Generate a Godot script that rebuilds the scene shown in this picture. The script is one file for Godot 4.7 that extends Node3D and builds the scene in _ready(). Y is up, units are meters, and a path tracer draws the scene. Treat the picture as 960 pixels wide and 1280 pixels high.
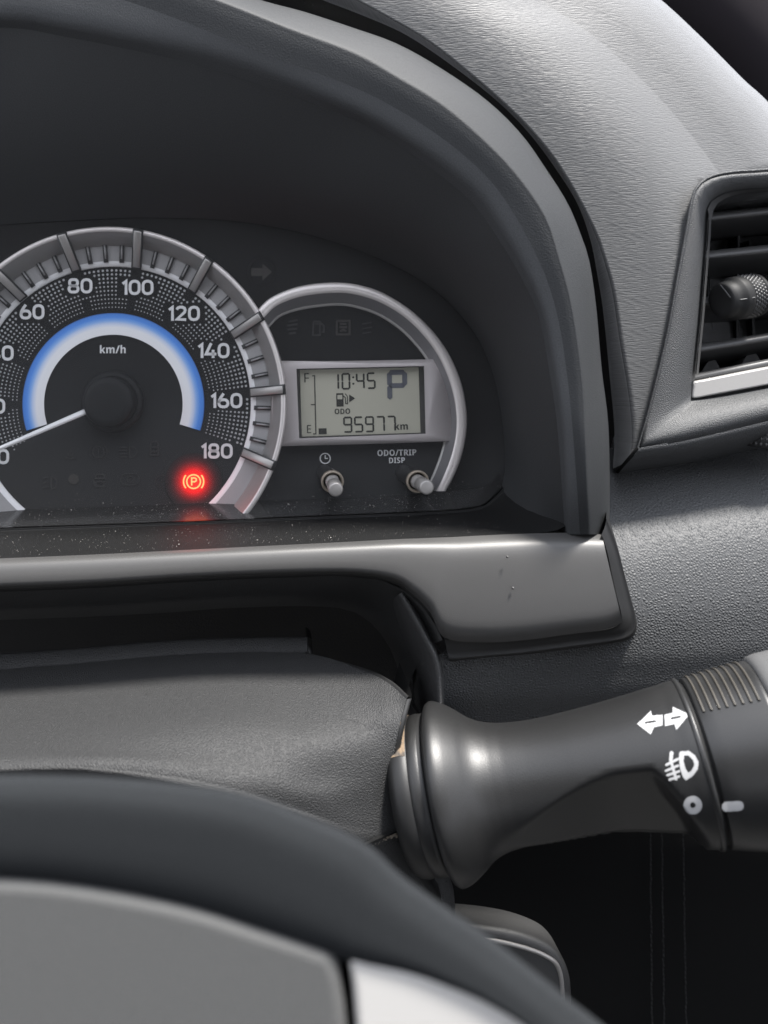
extends Node3D
# Close-up of a car's instrument panel. Everything is laid out in the dashboard's own axes (x right, y up along the dial face,
# z towards the driver, millimetre depths) and then leaned back by LEAN, as the dial face of a car is.

const LEAN := 25.0
const CAM := 300.0            # mm from the dial face to the lens
const MM := 0.000276          # metres per drawing unit on the dial face
var G := Basis(Vector3.RIGHT, deg_to_rad(-LEAN))
var M := {}
var taken := {}
var rng := RandomNumberGenerator.new()

# ---------------------------------------------------------------- points and curves
func P(u: float, v: float, z: float) -> Vector3:      # drawing units at a depth of z mm -> metres in the dashboard's axes
	var k := (CAM - z) / CAM * MM
	return Vector3((u - 333.0) * k, (496.0 - v) * k, z * 0.001)

func C(a: Array, z: float) -> Array:                   # [u, v, u, v, ...] at one depth
	var r := []
	for i in range(0, a.size(), 2):
		r.append(P(a[i], a[i + 1], z))
	return r

func CS(a: Array, z: float) -> Array:                  # the same, sinking back at the hood's foot
	var r := []
	for i in range(0, a.size(), 2):
		var low := clampf((a[i + 1] - 560.0) / 108.0, 0, 1) * float(a[i] > 600)
		r.append(P(a[i], a[i + 1], z - 9.0 * low * low))
	return r

func C3(a: Array) -> Array:                            # [u, v, z, u, v, z, ...]
	var r := []
	for i in range(0, a.size(), 3):
		r.append(P(a[i], a[i + 1], a[i + 2]))
	return r

func cat(a: Vector3, b: Vector3, c: Vector3, d: Vector3, t: float) -> Vector3:
	return b.cubic_interpolate(c, a, d, t)

func fine(pts: Array, sub: int, closed := false) -> Array:
	var r := []
	var n := pts.size()
	for i in (n if closed else n - 1):
		var a: Vector3 = pts[(i - 1 + n) % n] if closed or i > 0 else pts[0] * 2.0 - pts[1]
		var d: Vector3 = pts[(i + 2) % n] if closed or i + 2 < n else pts[n - 1] * 2.0 - pts[n - 2]
		for s in sub:
			r.append(cat(a, pts[i], pts[(i + 1) % n], d, float(s) / sub))
	if not closed:
		r.append(pts[n - 1])
	return r

func even(pts: Array, n: int) -> Array:                # n points at even distances along a smooth curve
	var f := fine(pts, 12)
	var at := [0.0]
	for i in range(1, f.size()):
		at.append(at[i - 1] + f[i].distance_to(f[i - 1]))
	var r := []
	var j := 0
	for k in n:
		var s: float = at[-1] * k / (n - 1)
		while j < f.size() - 2 and at[j + 1] < s:
			j += 1
		var w: float = (s - at[j]) / maxf(at[j + 1] - at[j], 1e-9)
		r.append(f[j].lerp(f[j + 1], clampf(w, 0, 1)))
	return r

func inset(pts: Array, d: float) -> Array:             # moves a closed outline (in x, y) inwards by d metres
	var n := pts.size()
	var area := 0.0
	for i in n:
		var p: Vector3 = pts[i]
		var q: Vector3 = pts[(i + 1) % n]
		area += p.x * q.y - q.x * p.y
	var s := signf(area)
	var r := []
	for i in n:
		var a: Vector3 = pts[(i - 1 + n) % n]
		var c: Vector3 = pts[(i + 1) % n]
		var t := Vector2(c.x - a.x, c.y - a.y).normalized()
		r.append(pts[i] + Vector3(-t.y, t.x, 0) * s * d)
	return r

# ---------------------------------------------------------------- shapes
func mb() -> SurfaceTool:
	var st := SurfaceTool.new()
	st.begin(Mesh.PRIMITIVE_TRIANGLES)
	return st

var cnt := {}
func vtx(st: SurfaceTool, p: Vector3, uv := Vector2.INF, col := Color.WHITE) -> int:
	st.set_uv(Vector2(p.x, p.y) if uv == Vector2.INF else uv)
	st.set_color(col)
	st.add_vertex(p)
	var k: int = cnt.get(st, 0)
	cnt[st] = k + 1
	return k

func grid(st: SurfaceTool, rows: Array, wrap := false) -> void:      # rows of equal length, faces shared so that they shade smoothly
	var ids := []
	for r in rows:
		var l := []
		for p in r:
			l.append(vtx(st, p))
		if wrap:
			l.append(l[0])
		ids.append(l)
	for i in ids.size() - 1:
		for j in ids[i].size() - 1:
			for k in [ids[i][j], ids[i + 1][j], ids[i][j + 1], ids[i][j + 1], ids[i + 1][j], ids[i + 1][j + 1]]:
				st.add_index(k)

func loft(st: SurfaceTool, curves: Array, along: int, across: int, by_index := 0, straight := false) -> void:
	var rows := []
	for c in curves:
		rows.append(fine(c, by_index) if by_index else even(c, along))
	if not straight and across > 1:
		var cols := []
		for j in rows[0].size():
			var col := []
			for r in rows:
				col.append(r[j])
			cols.append(fine(col, across))
		rows = []
		for i in cols[0].size():
			var l := []
			for c in cols:
				l.append(c[i])
			rows.append(l)
	grid(st, rows)

func fan(st: SurfaceTool, ring: Array) -> void:         # closes a flat outline
	var flat := PackedVector2Array()
	for p in ring:
		flat.append(Vector2(p.x, p.y))
	var ids := []
	for p in ring:
		ids.append(vtx(st, p))
	var t := Geometry2D.triangulate_polygon(flat)
	for i in range(0, t.size(), 3):
		var a: Vector2 = flat[t[i]]
		var flip: bool = (flat[t[i + 1]] - a).cross(flat[t[i + 2]] - a) > 0.0
		for k in ([0, 2, 1] if flip else [0, 1, 2]):
			st.add_index(ids[t[i + k]])

func slab(st: SurfaceTool, outline: Array, depth: float, bevel := 0.0, steps := 3) -> void:   # an outline at its own depth, thickened away from the viewer, with a rounded front edge
	var area := 0.0
	for i in outline.size():
		var p: Vector3 = outline[i]
		var q: Vector3 = outline[(i + 1) % outline.size()]
		area += p.x * q.y - q.x * p.y
	var o := outline.duplicate()
	if area > 0.0:
		o.reverse()
	var rows := []
	var shift := func(l, z): return l.map(func(p): return p + Vector3(0, 0, z))
	rows.append(shift.call(o, -depth))
	if bevel > 0.0:
		for s in steps + 1:
			var t := PI / 2 * s / steps
			rows.append(shift.call(inset(o, bevel * (1.0 - cos(t))), -bevel * (1.0 - sin(t))))
	else:
		rows.append(o)
	grid(st, rows, true)
	if bevel > 0.0:
		fan_shared(st, rows[-1])
	else:
		fan(st, rows[-1])

func fan_shared(st: SurfaceTool, ring: Array) -> void:
	fan(st, ring.map(func(p): return p + Vector3(0, 0, 0.000002)))

func frame_of(dir: Vector3) -> Basis:                   # x along dir
	var x := dir.normalized()
	var y := (Vector3.UP - x * x.dot(Vector3.UP))
	y = y.normalized() if y.length() > 0.05 else Vector3.BACK
	return Basis(x, y, x.cross(y))

func lathe(st: SurfaceTool, origin: Vector3, dir: Vector3, profile: Array, segs := 48) -> void:   # profile of [along, radius] in metres
	var b := frame_of(dir)
	var rows := []
	for p in profile:
		var l := []
		for k in segs:
			var a := TAU * k / segs
			l.append(origin + b * Vector3(p[0], p[1] * cos(a), p[1] * sin(a)))
		rows.append(l)
	grid(st, rows, true)

func box(st: SurfaceTool, b: Basis, c: Vector3, s: Vector3, bevel := 0.0) -> void:   # a chamfered box
	var h := s * 0.5
	var w := minf(bevel, minf(h.x, minf(h.y, h.z)) * 0.9)
	var ring := func(x, y, z): return [Vector3(-x, -y, z), Vector3(x, -y, z), Vector3(x, y, z), Vector3(-x, y, z)].map(func(p): return c + b * p)
	var rows := [ring.call(h.x - w, h.y - w, -h.z), ring.call(h.x, h.y, -h.z + w), ring.call(h.x, h.y, h.z - w), ring.call(h.x - w, h.y - w, h.z)]
	if w == 0.0:
		rows = [rows[1], rows[2]]
	for i in rows.size() - 1:
		for k in 4:
			quad(st, rows[i][k], rows[i][(k + 1) % 4], rows[i + 1][(k + 1) % 4], rows[i + 1][k])
	var f: Array = rows[-1]
	quad(st, f[0], f[1], f[2], f[3])
	f = rows[0]
	quad(st, f[3], f[2], f[1], f[0])

func quad(st: SurfaceTool, a: Vector3, b: Vector3, c: Vector3, d: Vector3, ca := Color.WHITE, cb := Color.WHITE) -> void:
	var i := [vtx(st, a, Vector2.INF, ca), vtx(st, b, Vector2.INF, ca), vtx(st, c, Vector2.INF, cb), vtx(st, d, Vector2.INF, cb)]
	for k in [0, 2, 1, 0, 3, 2]:
		st.add_index(i[k])

func tube(st: SurfaceTool, pts: Array, r: float, segs := 8) -> void:
	var rows := []
	for i in pts.size():
		var t: Vector3 = (pts[mini(i + 1, pts.size() - 1)] - pts[maxi(i - 1, 0)])
		var b := frame_of(t)
		var l := []
		for k in segs:
			var a := TAU * k / segs
			l.append(pts[i] + b * Vector3(0, r * cos(a), r * sin(a)))
		rows.append(l)
	grid(st, rows, true)

func stroke(st: SurfaceTool, pts: Array, w: float, closed := false) -> void:    # a flat printed line of width w (metres) facing the viewer
	var n := pts.size()
	var left := []
	var right := []
	for i in n:
		var a: Vector3 = pts[(i - 1 + n) % n] if closed or i > 0 else pts[i]
		var c: Vector3 = pts[(i + 1) % n] if closed or i < n - 1 else pts[i]
		var t1 := Vector2(pts[i].x - a.x, pts[i].y - a.y).normalized()
		var t2 := Vector2(c.x - pts[i].x, c.y - pts[i].y).normalized()
		if t1 == Vector2.ZERO:
			t1 = t2
		if t2 == Vector2.ZERO:
			t2 = t1
		var t := (t1 + t2).normalized()
		var m := Vector2(-t.y, t.x) * (w * 0.5 / maxf(0.5, t.dot(t1)))
		left.append(pts[i] + Vector3(m.x, m.y, 0))
		right.append(pts[i] - Vector3(m.x, m.y, 0))
	for i in (n if closed else n - 1):
		var j := (i + 1) % n
		quad(st, right[i], right[j], left[j], left[i])

func disc(st: SurfaceTool, c: Vector3, r: float, segs := 24) -> void:
	var l := []
	for k in segs:
		l.append(c + Vector3(cos(TAU * k / segs), sin(TAU * k / segs), 0) * r)
	fan(st, l)

func ring_arc(c: Vector3, r: float, a0: float, a1: float, n: int, z := 0.0) -> Array:      # degrees clockwise from twelve o'clock
	var l := []
	for i in n + 1:
		var a := deg_to_rad(lerpf(a0, a1, float(i) / n))
		l.append(c + Vector3(sin(a) * r, cos(a) * r, z))
	return l

# ---------------------------------------------------------------- objects
func numbered(n: String) -> String:
	if not taken.has(n):
		taken[n] = 0
		return n
	taken[n] += 1
	return "%s_%03d" % [n, taken[n]]

func thing(called: String, label: String, category: String, base: Vector3, group := "") -> Node3D:
	var o := Node3D.new()
	o.name = numbered(called)
	add_child(o)
	o.transform = Transform3D(G, G * base)
	o.set_meta("label", label)
	o.set_meta("category", category)
	if group:
		o.set_meta("group", group)
	o.set_meta("kind", "thing")
	o.set_meta("from", base)
	return o

func obj(called: String, st: SurfaceTool, m: Material, parent: Node3D, smooth := true) -> MeshInstance3D:
	if not smooth:
		st.deindex()
	st.generate_normals()
	cnt.erase(st)
	var o := MeshInstance3D.new()
	o.name = called
	var at: Vector3 = -from_of(parent)
	var shifted := SurfaceTool.new()
	shifted.begin(Mesh.PRIMITIVE_TRIANGLES)
	shifted.append_from(st.commit(), 0, Transform3D(Basis(), at))
	o.mesh = shifted.commit()
	o.material_override = m
	parent.add_child(o, true)
	return o

func from_of(n: Node) -> Vector3:
	while n and not n.has_meta("from"):
		n = n.get_parent()
	return n.get_meta("from") if n else Vector3.ZERO

func lettering(called: String, text: String, c: Vector3, height: float, m: Material, parent: Node3D, tilt := 0.0, bold := false) -> void:   # capitals height metres tall, centred on c
	var t := TextMesh.new()
	var f := SystemFont.new()
	f.font_names = PackedStringArray(["Droid Sans"])
	f.font_weight = 700 if bold else 400
	t.font = f
	t.text = text
	t.font_size = 64
	t.pixel_size = 0.001
	t.depth = 0.0008
	t.curve_step = 1.0
	var o := MeshInstance3D.new()
	o.name = called
	o.mesh = t
	o.material_override = m
	parent.add_child(o, true)
	o.position = c - from_of(parent)
	o.rotation.z = tilt
	o.scale = Vector3.ONE * height / (0.064 * 0.715)

# ---------------------------------------------------------------- materials
func noise(kind: int, freq: float, size := 512, oct := 1, as_ramp: Gradient = null, fractal := FastNoiseLite.FRACTAL_FBM, ret := -1) -> NoiseTexture2D:
	var f := FastNoiseLite.new()
	f.noise_type = kind
	f.frequency = freq
	f.fractal_type = fractal if oct > 0 else FastNoiseLite.FRACTAL_NONE
	f.fractal_octaves = maxi(1, oct)
	f.seed = 7 + M.size()
	if ret >= 0:
		f.cellular_return_type = ret
	var t := NoiseTexture2D.new()
	t.width = size
	t.height = size
	t.seamless = true
	t.noise = f
	if as_ramp:
		t.color_ramp = as_ramp
	return t

func ramp(stops: Array) -> Gradient:
	var g := Gradient.new()
	var o := PackedFloat32Array()
	var c := PackedColorArray()
	for s in stops:
		o.append(s[0])
		c.append(Color(s[1], s[1], s[1]) if s[1] is float else s[1])
	g.offsets = o
	g.colors = c
	return g

func mat(lin: Color, rough: float, metal := 0.0, spec := 0.5) -> StandardMaterial3D:
	var m := StandardMaterial3D.new()
	m.albedo_color = lin.linear_to_srgb()
	m.roughness = rough
	m.metallic = metal
	m.metallic_specular = spec
	m.cull_mode = BaseMaterial3D.CULL_DISABLED
	return m

func grey(g: float, tint := 0.0) -> Color:
	return Color(g * (1.0 - tint), g, g * (1.0 + tint))

func relief(m: StandardMaterial3D, t: Texture2D, tile_mm: float, depth_mm: float) -> StandardMaterial3D:
	m.heightmap_enabled = true
	m.heightmap_texture = t
	m.heightmap_scale = depth_mm * 0.1
	m.uv1_triplanar = true
	m.uv1_scale = Vector3.ONE * (1000.0 / (tile_mm * (2.8 if t == M.grain else 1.0)))
	return m

func make_materials() -> void:
	var pebble := noise(FastNoiseLite.TYPE_CELLULAR, 0.045, 512, 0, null, 0, FastNoiseLite.RETURN_DISTANCE2_SUB)
	var grain := noise(FastNoiseLite.TYPE_SIMPLEX_SMOOTH, 0.085, 1024, 3)
	grain.seamless_blend_skirt = 0.04
	M.grain = grain
	var wave := noise(FastNoiseLite.TYPE_SIMPLEX_SMOOTH, 0.012, 1024, 2, null, FastNoiseLite.FRACTAL_RIDGED)
	var dust := noise(FastNoiseLite.TYPE_SIMPLEX, 0.22, 1024, 2, ramp([[0.0, 0.62], [0.7, 0.72], [0.8, 1.0], [1.0, 1.0]]))
	M.black = mat(grey(0.018), 0.5)
	M.pit = mat(grey(0.005), 0.6, 0, 0.2)
	M.void = mat(grey(0.010), 0.9, 0, 0.2)
	M.face = mat(grey(0.009, 0.04), 0.5, 0, 0.22)
	M.gloss_floor = mat(grey(0.008), 0.2)
	M.hood = relief(mat(grey(0.038, 0.04), 0.58), grain, 22, 0.06)
	M.lip = relief(mat(grey(0.038, 0.06), 0.62, 0, 0.4), grain, 20, 0.08)
	M.hazy_band = relief(mat(grey(0.075, 0.04), 0.6, 0, 0.4), grain, 20, 0.06)  # hood plastic painted paler to carry the haze at the upper left
	M.cavity = relief(mat(grey(0.05), 0.5), grain, 24, 0.2)
	M.shelf = relief(mat(grey(0.017, 0.02), 0.62, 0, 0.35), grain, 16, 0.08)
	M.shelf.albedo_texture = dust
	M.trim = relief(mat(Color(0.078, 0.0765, 0.0745), 0.47, 0.3), grain, 10, 0.02)
	M.rim = relief(mat(grey(0.014), 0.5), grain, 14, 0.02)
	M.pad = mat(grey(0.075, 0.01), 0.52, 0, 0.5)
	M.pad.rim_enabled = true
	M.pad.rim = 1.0
	M.pad.rim_tint = 0.0
	M.pad.heightmap_enabled = true
	M.pad.heightmap_texture = wave
	M.pad.heightmap_scale = 0.009
	M.pad.uv1_scale = Vector3(13, 100, 1)
	M.leather = relief(mat(grey(0.088, 0.03), 0.55, 0, 0.45), pebble, 20, 0.3)
	M.bezel = relief(mat(grey(0.062, 0.03), 0.55), grain, 15, 0.2)
	M.column = relief(mat(grey(0.040, 0.01), 0.56, 0, 0.42), grain, 17, 0.34)
	M.slat = mat(grey(0.055), 0.45)
	M.silver = mat(Color(0.34, 0.33, 0.315), 0.5, 0.3)
	M.chrome = mat(Color(0.22, 0.215, 0.22), 0.42, 0.4)
	M.ring = mat(Color(0.26, 0.25, 0.24), 0.42, 0.4)
	M.ring_rim = mat(Color(0.55, 0.515, 0.495), 0.36, 0.45)
	M.tick_ring = mat(Color(0.26, 0.255, 0.255), 0.5, 0.3)
	M.clip = mat(Color(0.34, 0.325, 0.31), 0.38, 0.45)
	M.bezel_pink = mat(Color(0.385, 0.355, 0.35), 0.45, 0.35)
	M.white = mat(grey(0.62), 0.6)
	M.print = mat(grey(0.50), 0.6)
	M.dot = mat(grey(0.26), 0.6)
	M.dim = mat(grey(0.022), 0.6, 0, 0.25)
	M.dim2 = mat(Color(0.030, 0.028, 0.026), 0.6, 0, 0.25)
	M.glow_print = mat(Color.WHITE, 0.6)
	M.glow_print.vertex_color_use_as_albedo = true
	M.lcd = mat(Color(0.36, 0.35, 0.285), 0.35, 0, 0.3)
	M.ink = mat(Color(0.028, 0.028, 0.024), 0.5, 0, 0.3)
	M.ink_blue = mat(Color(0.085, 0.090, 0.105), 0.5, 0, 0.3)
	M.shaft = mat(Color(0.34, 0.325, 0.31), 0.42, 0.4)
	M.collar = mat(Color(0.30, 0.26, 0.21), 0.5, 0.3)
	M.stalk = relief(mat(grey(0.020), 0.42), grain, 14, 0.03)
	M.stalk_end = mat(grey(0.026), 0.38)
	M.sunlit_knob_cap = mat(grey(0.11), 0.4)  # knob end catching the sun, the brightness put into a paler grey
	M.knob = mat(grey(0.018), 0.58, 0, 0.35)
	M.sunlit_rib = mat(Color(0.055, 0.05, 0.042), 0.45)  # tan cast of reflected sunlight worked into the colour
	M.paint = mat(grey(0.42), 0.6)
	M.wheel = relief(mat(grey(0.037, 0.07), 0.95, 0, 0.15), grain, 12, 0.05)
	M.horn = relief(mat(Color(0.152, 0.153, 0.151), 0.6, 0, 0.35), grain, 12, 0.04)
	M.spoke = mat(Color(0.62, 0.605, 0.58), 0.45, 0.2)
	M.fabric = relief(mat(Color(0.016, 0.014, 0.016), 0.95, 0, 0.2), grain, 10, 0.1)
	M.tab = relief(mat(grey(0.06), 0.45), grain, 12, 0.1)
	M.tan = mat(Color.WHITE, 0.8)
	M.tan.albedo_texture = noise(FastNoiseLite.TYPE_SIMPLEX, 0.03, 256, 4, ramp([[0.0, Color(0.20, 0.19, 0.18)], [0.35, Color(0.30, 0.27, 0.24)], [0.7, Color(0.46, 0.39, 0.31)], [1.0, Color(0.52, 0.45, 0.37)]]))
	M.tan.uv1_scale = Vector3(60, 60, 1)
	M.dust_speck = mat(Color(0.22, 0.21, 0.195), 0.95, 0, 0.2)
	M.worn = mat(Color(0.30, 0.26, 0.21), 0.7)
	M.seam = mat(grey(0.028), 0.8)
	M.blocker_lining = mat(Color(0.50, 0.49, 0.47), 0.95)
	M.blocker_dark = mat(grey(0.06), 0.9)
	# fine speckle: grained plastic with dust in its grain is never one even tone
	var speckle := noise(FastNoiseLite.TYPE_SIMPLEX, 0.17, 512, 3, ramp([[0.0, 0.66], [0.5, 0.84], [0.7, 0.93], [0.86, 1.0], [1.0, 1.0]]))
	for n in ["hood", "hazy_band", "lip", "shelf", "leather", "bezel", "column", "stalk", "wheel", "horn", "pad", "rim", "stalk_end", "tab"]:
		M[n].detail_enabled = true
		M[n].detail_albedo = speckle
		M[n].detail_blend_mode = BaseMaterial3D.BLEND_MODE_MUL
		M[n].detail_uv_layer = BaseMaterial3D.DETAIL_UV_2
		M[n].uv2_triplanar = true
		M[n].uv2_scale = Vector3.ONE * 31.0
	M.lens = mat(grey(0.9), 0.06, 0, 0.13)
	M.lens.albedo_color.a = 0.02
	M.lens.transparency = BaseMaterial3D.TRANSPARENCY_ALPHA
	M.lamp = mat(grey(0.0125, 0.04), 0.5, 0, 0.3)  # wide red disc: bloom round the symbol put into an emission gradient
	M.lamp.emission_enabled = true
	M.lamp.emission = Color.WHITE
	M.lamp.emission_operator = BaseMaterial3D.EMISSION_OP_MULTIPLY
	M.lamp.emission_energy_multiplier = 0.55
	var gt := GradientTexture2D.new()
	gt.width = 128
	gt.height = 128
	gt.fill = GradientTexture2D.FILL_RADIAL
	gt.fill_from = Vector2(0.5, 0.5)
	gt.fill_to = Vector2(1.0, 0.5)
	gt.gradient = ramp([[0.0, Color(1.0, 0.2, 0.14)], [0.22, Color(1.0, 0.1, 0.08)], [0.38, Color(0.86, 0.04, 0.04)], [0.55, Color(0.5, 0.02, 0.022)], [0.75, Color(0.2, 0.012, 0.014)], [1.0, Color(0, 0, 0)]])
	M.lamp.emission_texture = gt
	M.lamp_icon = mat(Color(0.3, 0.1, 0.05), 0.5)
	M.lamp_icon.emission_enabled = true
	M.lamp_icon.emission = Color(1.0, 0.62, 0.36)
	M.lamp_icon.emission_energy_multiplier = 0.7

# ================================================================ the scene
func _ready() -> void:
	rng.seed = 5
	# camera: looks straight at the dial face with a lens shifted towards the lower right
	var cam := Camera3D.new()
	cam.name = "camera"
	add_child(cam)
	cam.transform = Transform3D(G, G * Vector3(0, 0, CAM * 0.001))
	cam.near = 0.01
	cam.far = 20.0
	cam.projection = Camera3D.PROJECTION_FRUSTUM
	var q := MM / (CAM * 0.001)
	cam.size = 1280.0 * q * cam.near
	cam.frustum_offset = Vector2((480.0 - 333.0) * q, (496.0 - 640.0) * q) * cam.near
	var att := CameraAttributesPhysical.new()
	att.frustum_focal_length = 35.0
	att.frustum_near = 0.01
	att.frustum_far = 20.0
	att.exposure_aperture = 14.0
	att.frustum_focus_distance = 0.272
	cam.attributes = att
	cam.current = true
	# daylight: a bright sky, brightest overhead, and a hazy sun from the upper right beyond the windscreen
	var env := Environment.new()
	env.background_mode = Environment.BG_SKY
	var sm := ProceduralSkyMaterial.new()
	sm.sky_top_color = Color(0.93, 0.95, 1.0)
	sm.sky_horizon_color = Color(0.84, 0.85, 0.88)
	sm.sky_curve = 0.25
	sm.ground_horizon_color = Color(0.30, 0.29, 0.28)
	sm.ground_bottom_color = Color(0.16, 0.155, 0.15)
	sm.sun_angle_max = 1.0
	env.sky = Sky.new()
	env.sky.sky_material = sm
	env.tonemap_mode = Environment.TONE_MAPPER_LINEAR
	env.tonemap_exposure = 2.55
	env.sdfgi_enabled = true
	env.ssao_enabled = true
	env.ssil_enabled = true
	var we := WorldEnvironment.new()
	we.name = "world"
	we.environment = env
	add_child(we)
	var sun := DirectionalLight3D.new()
	sun.name = "sun"
	sun.light_energy = 1.3
	sun.light_color = Color(1.0, 0.985, 0.965)
	sun.light_angular_distance = 10.0
	sun.shadow_enabled = true
	add_child(sun)
	var to_sun := Vector3(0.25, 0.82, -0.14).normalized()
	sun.look_at_from_position(to_sun, Vector3.ZERO, Vector3.UP)

	make_materials()
	blocker_cabin()
	dashboard()
	instrument_hood()
	trim_panel()
	instrument_cluster()
	air_vent()
	door_and_pillar()
	steering_column()
	indicator_stalk()
	tilt_lever()
	steering_wheel()

# ---------------------------------------------------------------- unseen car shell added to hold back light from round and behind the camera
func blocker_cabin() -> void:
	for w in [["blocker_ceiling", Vector3(-0.1, 0.46, 1.10), Vector3(1.5, 0.03, 1.3), "blocker_lining"], ["blocker_rear_wall", Vector3(-0.1, -0.25, 1.1), Vector3(1.5, 0.75, 0.1), "blocker_dark"], ["floor", Vector3(-0.1, -0.62, 0.6), Vector3(1.5, 0.05, 1.6), "blocker_dark"],
			["blocker_side_wall", Vector3(0.66, -0.3, 0.6), Vector3(0.06, 0.8, 1.6), "blocker_dark"], ["blocker_side_wall_001", Vector3(-0.86, -0.3, 0.6), Vector3(0.06, 0.8, 1.6), "blocker_dark"]]:
		var st := mb()
		box(st, Basis(), w[1], w[2], 0.01)
		st.generate_normals()
		var o := MeshInstance3D.new()
		o.name = w[0]
		o.mesh = st.commit()
		o.material_override = M[w[3]]
		o.set_meta("kind", "structure")
		add_child(o, true)

# ---------------------------------------------------------------- dashboard
const LIP_OUT := [-450, -60, -150, -110, 0, -100, 150, -68, 303, -2, 379, 22, 440, 42, 494, 62, 548, 93, 603, 131, 646, 173, 678, 217, 705, 260, 722, 300, 732, 331, 740, 384, 747, 462, 755, 528, 757, 600, 757, 668]

func dashboard() -> void:
	var t := thing("dashboard", "black grained plastic dashboard wrapped round the instrument hood and the air vent", "dashboard", P(700, 1000, -60))
	# upper pad: from the gap beside the hood, over a rounded edge, across to the bright crest by the windscreen
	var edge := [-450, -190, -150, -180, 0, -160, 170, -110, 300, -62, 400, -22, 494, 27, 538, 54, 586, 92, 624, 125, 657, 157, 689, 195, 716, 238, 741, 287, 753, 320, 765, 364, 775, 430, 786, 495, 790, 540, 788, 567]
	var gap := [-450, -110, -150, -150, 0, -134, 160, -92, 310, -36, 390, -5, 460, 22, 510, 45, 565, 82, 620, 125, 660, 165, 694, 210, 722, 255, 738, 300, 746, 340, 754, 390, 762, 470, 768, 540, 766, 586]
	var n := 170
	var e := even(C(edge, 30), n)
	var g0 := even(C(gap, 9), n)
	var g1 := even(C(gap, 15), n)
	var crest := even(C([-450, -330, 0, -260, 300, -200, 500, -130, 640, -40, 678, 0, 743, 45, 800, 96, 850, 150, 900, 215, 980, 330, 1060, 450, 1120, 580, 1120, 640], 22), n)
	var back := even(C([-450, -420, 0, -350, 330, -270, 560, -190, 720, -70, 814, 0, 873, 54, 927, 108, 962, 140, 1040, 235, 1150, 370, 1250, 520, 1250, 640], -22), n)
	var rows := []
	rows.append(g0)
	for s in 9:                                           # the edge that turns down into the gap
		var w := s / 8.0
		var l := []
		for j in n:
			var p: Vector3 = g1[j].lerp(e[j], w)
			p.z = lerpf(15, 30, sin(w * PI / 2)) * 0.001
			l.append(p)
		rows.append(l)
	for s in range(1, 49):
		var w := s / 48.0
		var l := []
		for j in n:
			var p: Vector3 = e[j].lerp(crest[j], w)
			p.z = lerpf(30, 22, w) * 0.001 + sin(w * PI) * 0.004
			l.append(p)
		rows.append(l)
	for s in range(1, 9):                                 # over the crest, down towards the windscreen
		var w := s / 8.0
		var l := []
		for j in n:
			var p: Vector3 = crest[j].lerp(back[j], sin(w * PI / 2))
			p.z = lerpf(22, -40, 1.0 - cos(w * PI / 2)) * 0.001
			l.append(p)
		rows.append(l)
	for r in rows:                                        # let into the pad for the air vent
		for j in n:
			var k: float = (CAM - r[j].z * 1000.0) / CAM * MM
			var u: float = r[j].x / k + 333.0
			var v: float = 496.0 - r[j].y / k
			var left := 866.0 - (v - 243.0) * 0.2145
			var inside := minf(u - left, (v - (224.0 - (u - 880.0) * 0.08)))
			r[j].z -= 0.034 * smoothstep(7.0, 22.0, inside)
	var st := mb()
	grid(st, rows)
	obj("upper_pad", st, M.pad, t)
	# lower panel, leather grained, rolling under at its lower edge
	st = mb()
	loft(st, [
		C([740, 560, 860, 560, 960, 548, 1300, 500], 6), C([740, 612, 860, 600, 960, 587, 1300, 530], 17),
		C([735, 690, 860, 672, 960, 660, 1300, 620], 32), C([640, 760, 860, 745, 960, 735, 1300, 700], 38), C([545, 822, 840, 805, 960, 795, 1300, 765], 38.5),
		C([547, 850, 840, 838, 960, 828, 1300, 800], 37), C([552, 890, 840, 880, 960, 870, 1300, 845], 33), C([560, 960, 840, 950, 960, 940, 1300, 920], 18), C([560, 1010, 840, 1010, 960, 1000, 1300, 990], -45)], 60, 5)
	obj("lower_panel", st, M.leather, t)
	st = mb()
	loft(st, [C([546, 822, 547, 850, 552, 890, 560, 960], 36), C([540, 825, 541, 850, 545, 890, 552, 960], 30), C([536, 825, 538, 850, 540, 890, 545, 960], -30)], 12, 2)
	obj("panel_edge", st, M.rim, t)
	# body behind everything
	st = mb()
	slab(st, C([-700, -150, 420, -150, 640, 60, 800, 215, 1400, 230, 1400, 900, 1400, 1700, -700, 1700], -62), 0.02)
	obj("dashboard_body", st, M.cavity, t, false)
	# dark cavity below the trim, with its glossy end wall
	st = mb()
	loft(st, [C([-450, 752, 0, 737, 175, 729, 292, 720, 408, 720, 467, 723, 508, 740, 536, 768, 553, 800], 46),
		C([-450, 765, 0, 750, 175, 742, 292, 734, 400, 734, 455, 738, 492, 756, 518, 786, 530, 815], 30),
		C([-450, 790, 0, 775, 175, 768, 292, 760, 395, 758, 440, 764, 470, 785, 492, 820, 505, 870], -5)], 50, 4)
	obj("cavity_ceiling", st, M.cavity, t)
	st = mb()
	loft(st, [C([508, 738, 535, 790, 552, 830, 556, 890], 40), C([500, 742, 527, 790, 546, 832, 550, 890], 45), C([490, 750, 512, 795, 530, 838, 536, 890], 32), C([480, 760, 498, 800, 514, 842, 520, 890], 0)], 24, 4)
	obj("cavity_end_wall", st, M.cavity, t)

# ---------------------------------------------------------------- hood over the dials
const FACE_TOP := [-450, 340, -300, 308, -150, 291, 0, 281, 100, 275, 190, 272, 300, 277, 400, 297, 480, 326, 545, 364, 592, 415, 617, 470, 628, 530, 631, 585, 624, 618]

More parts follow.
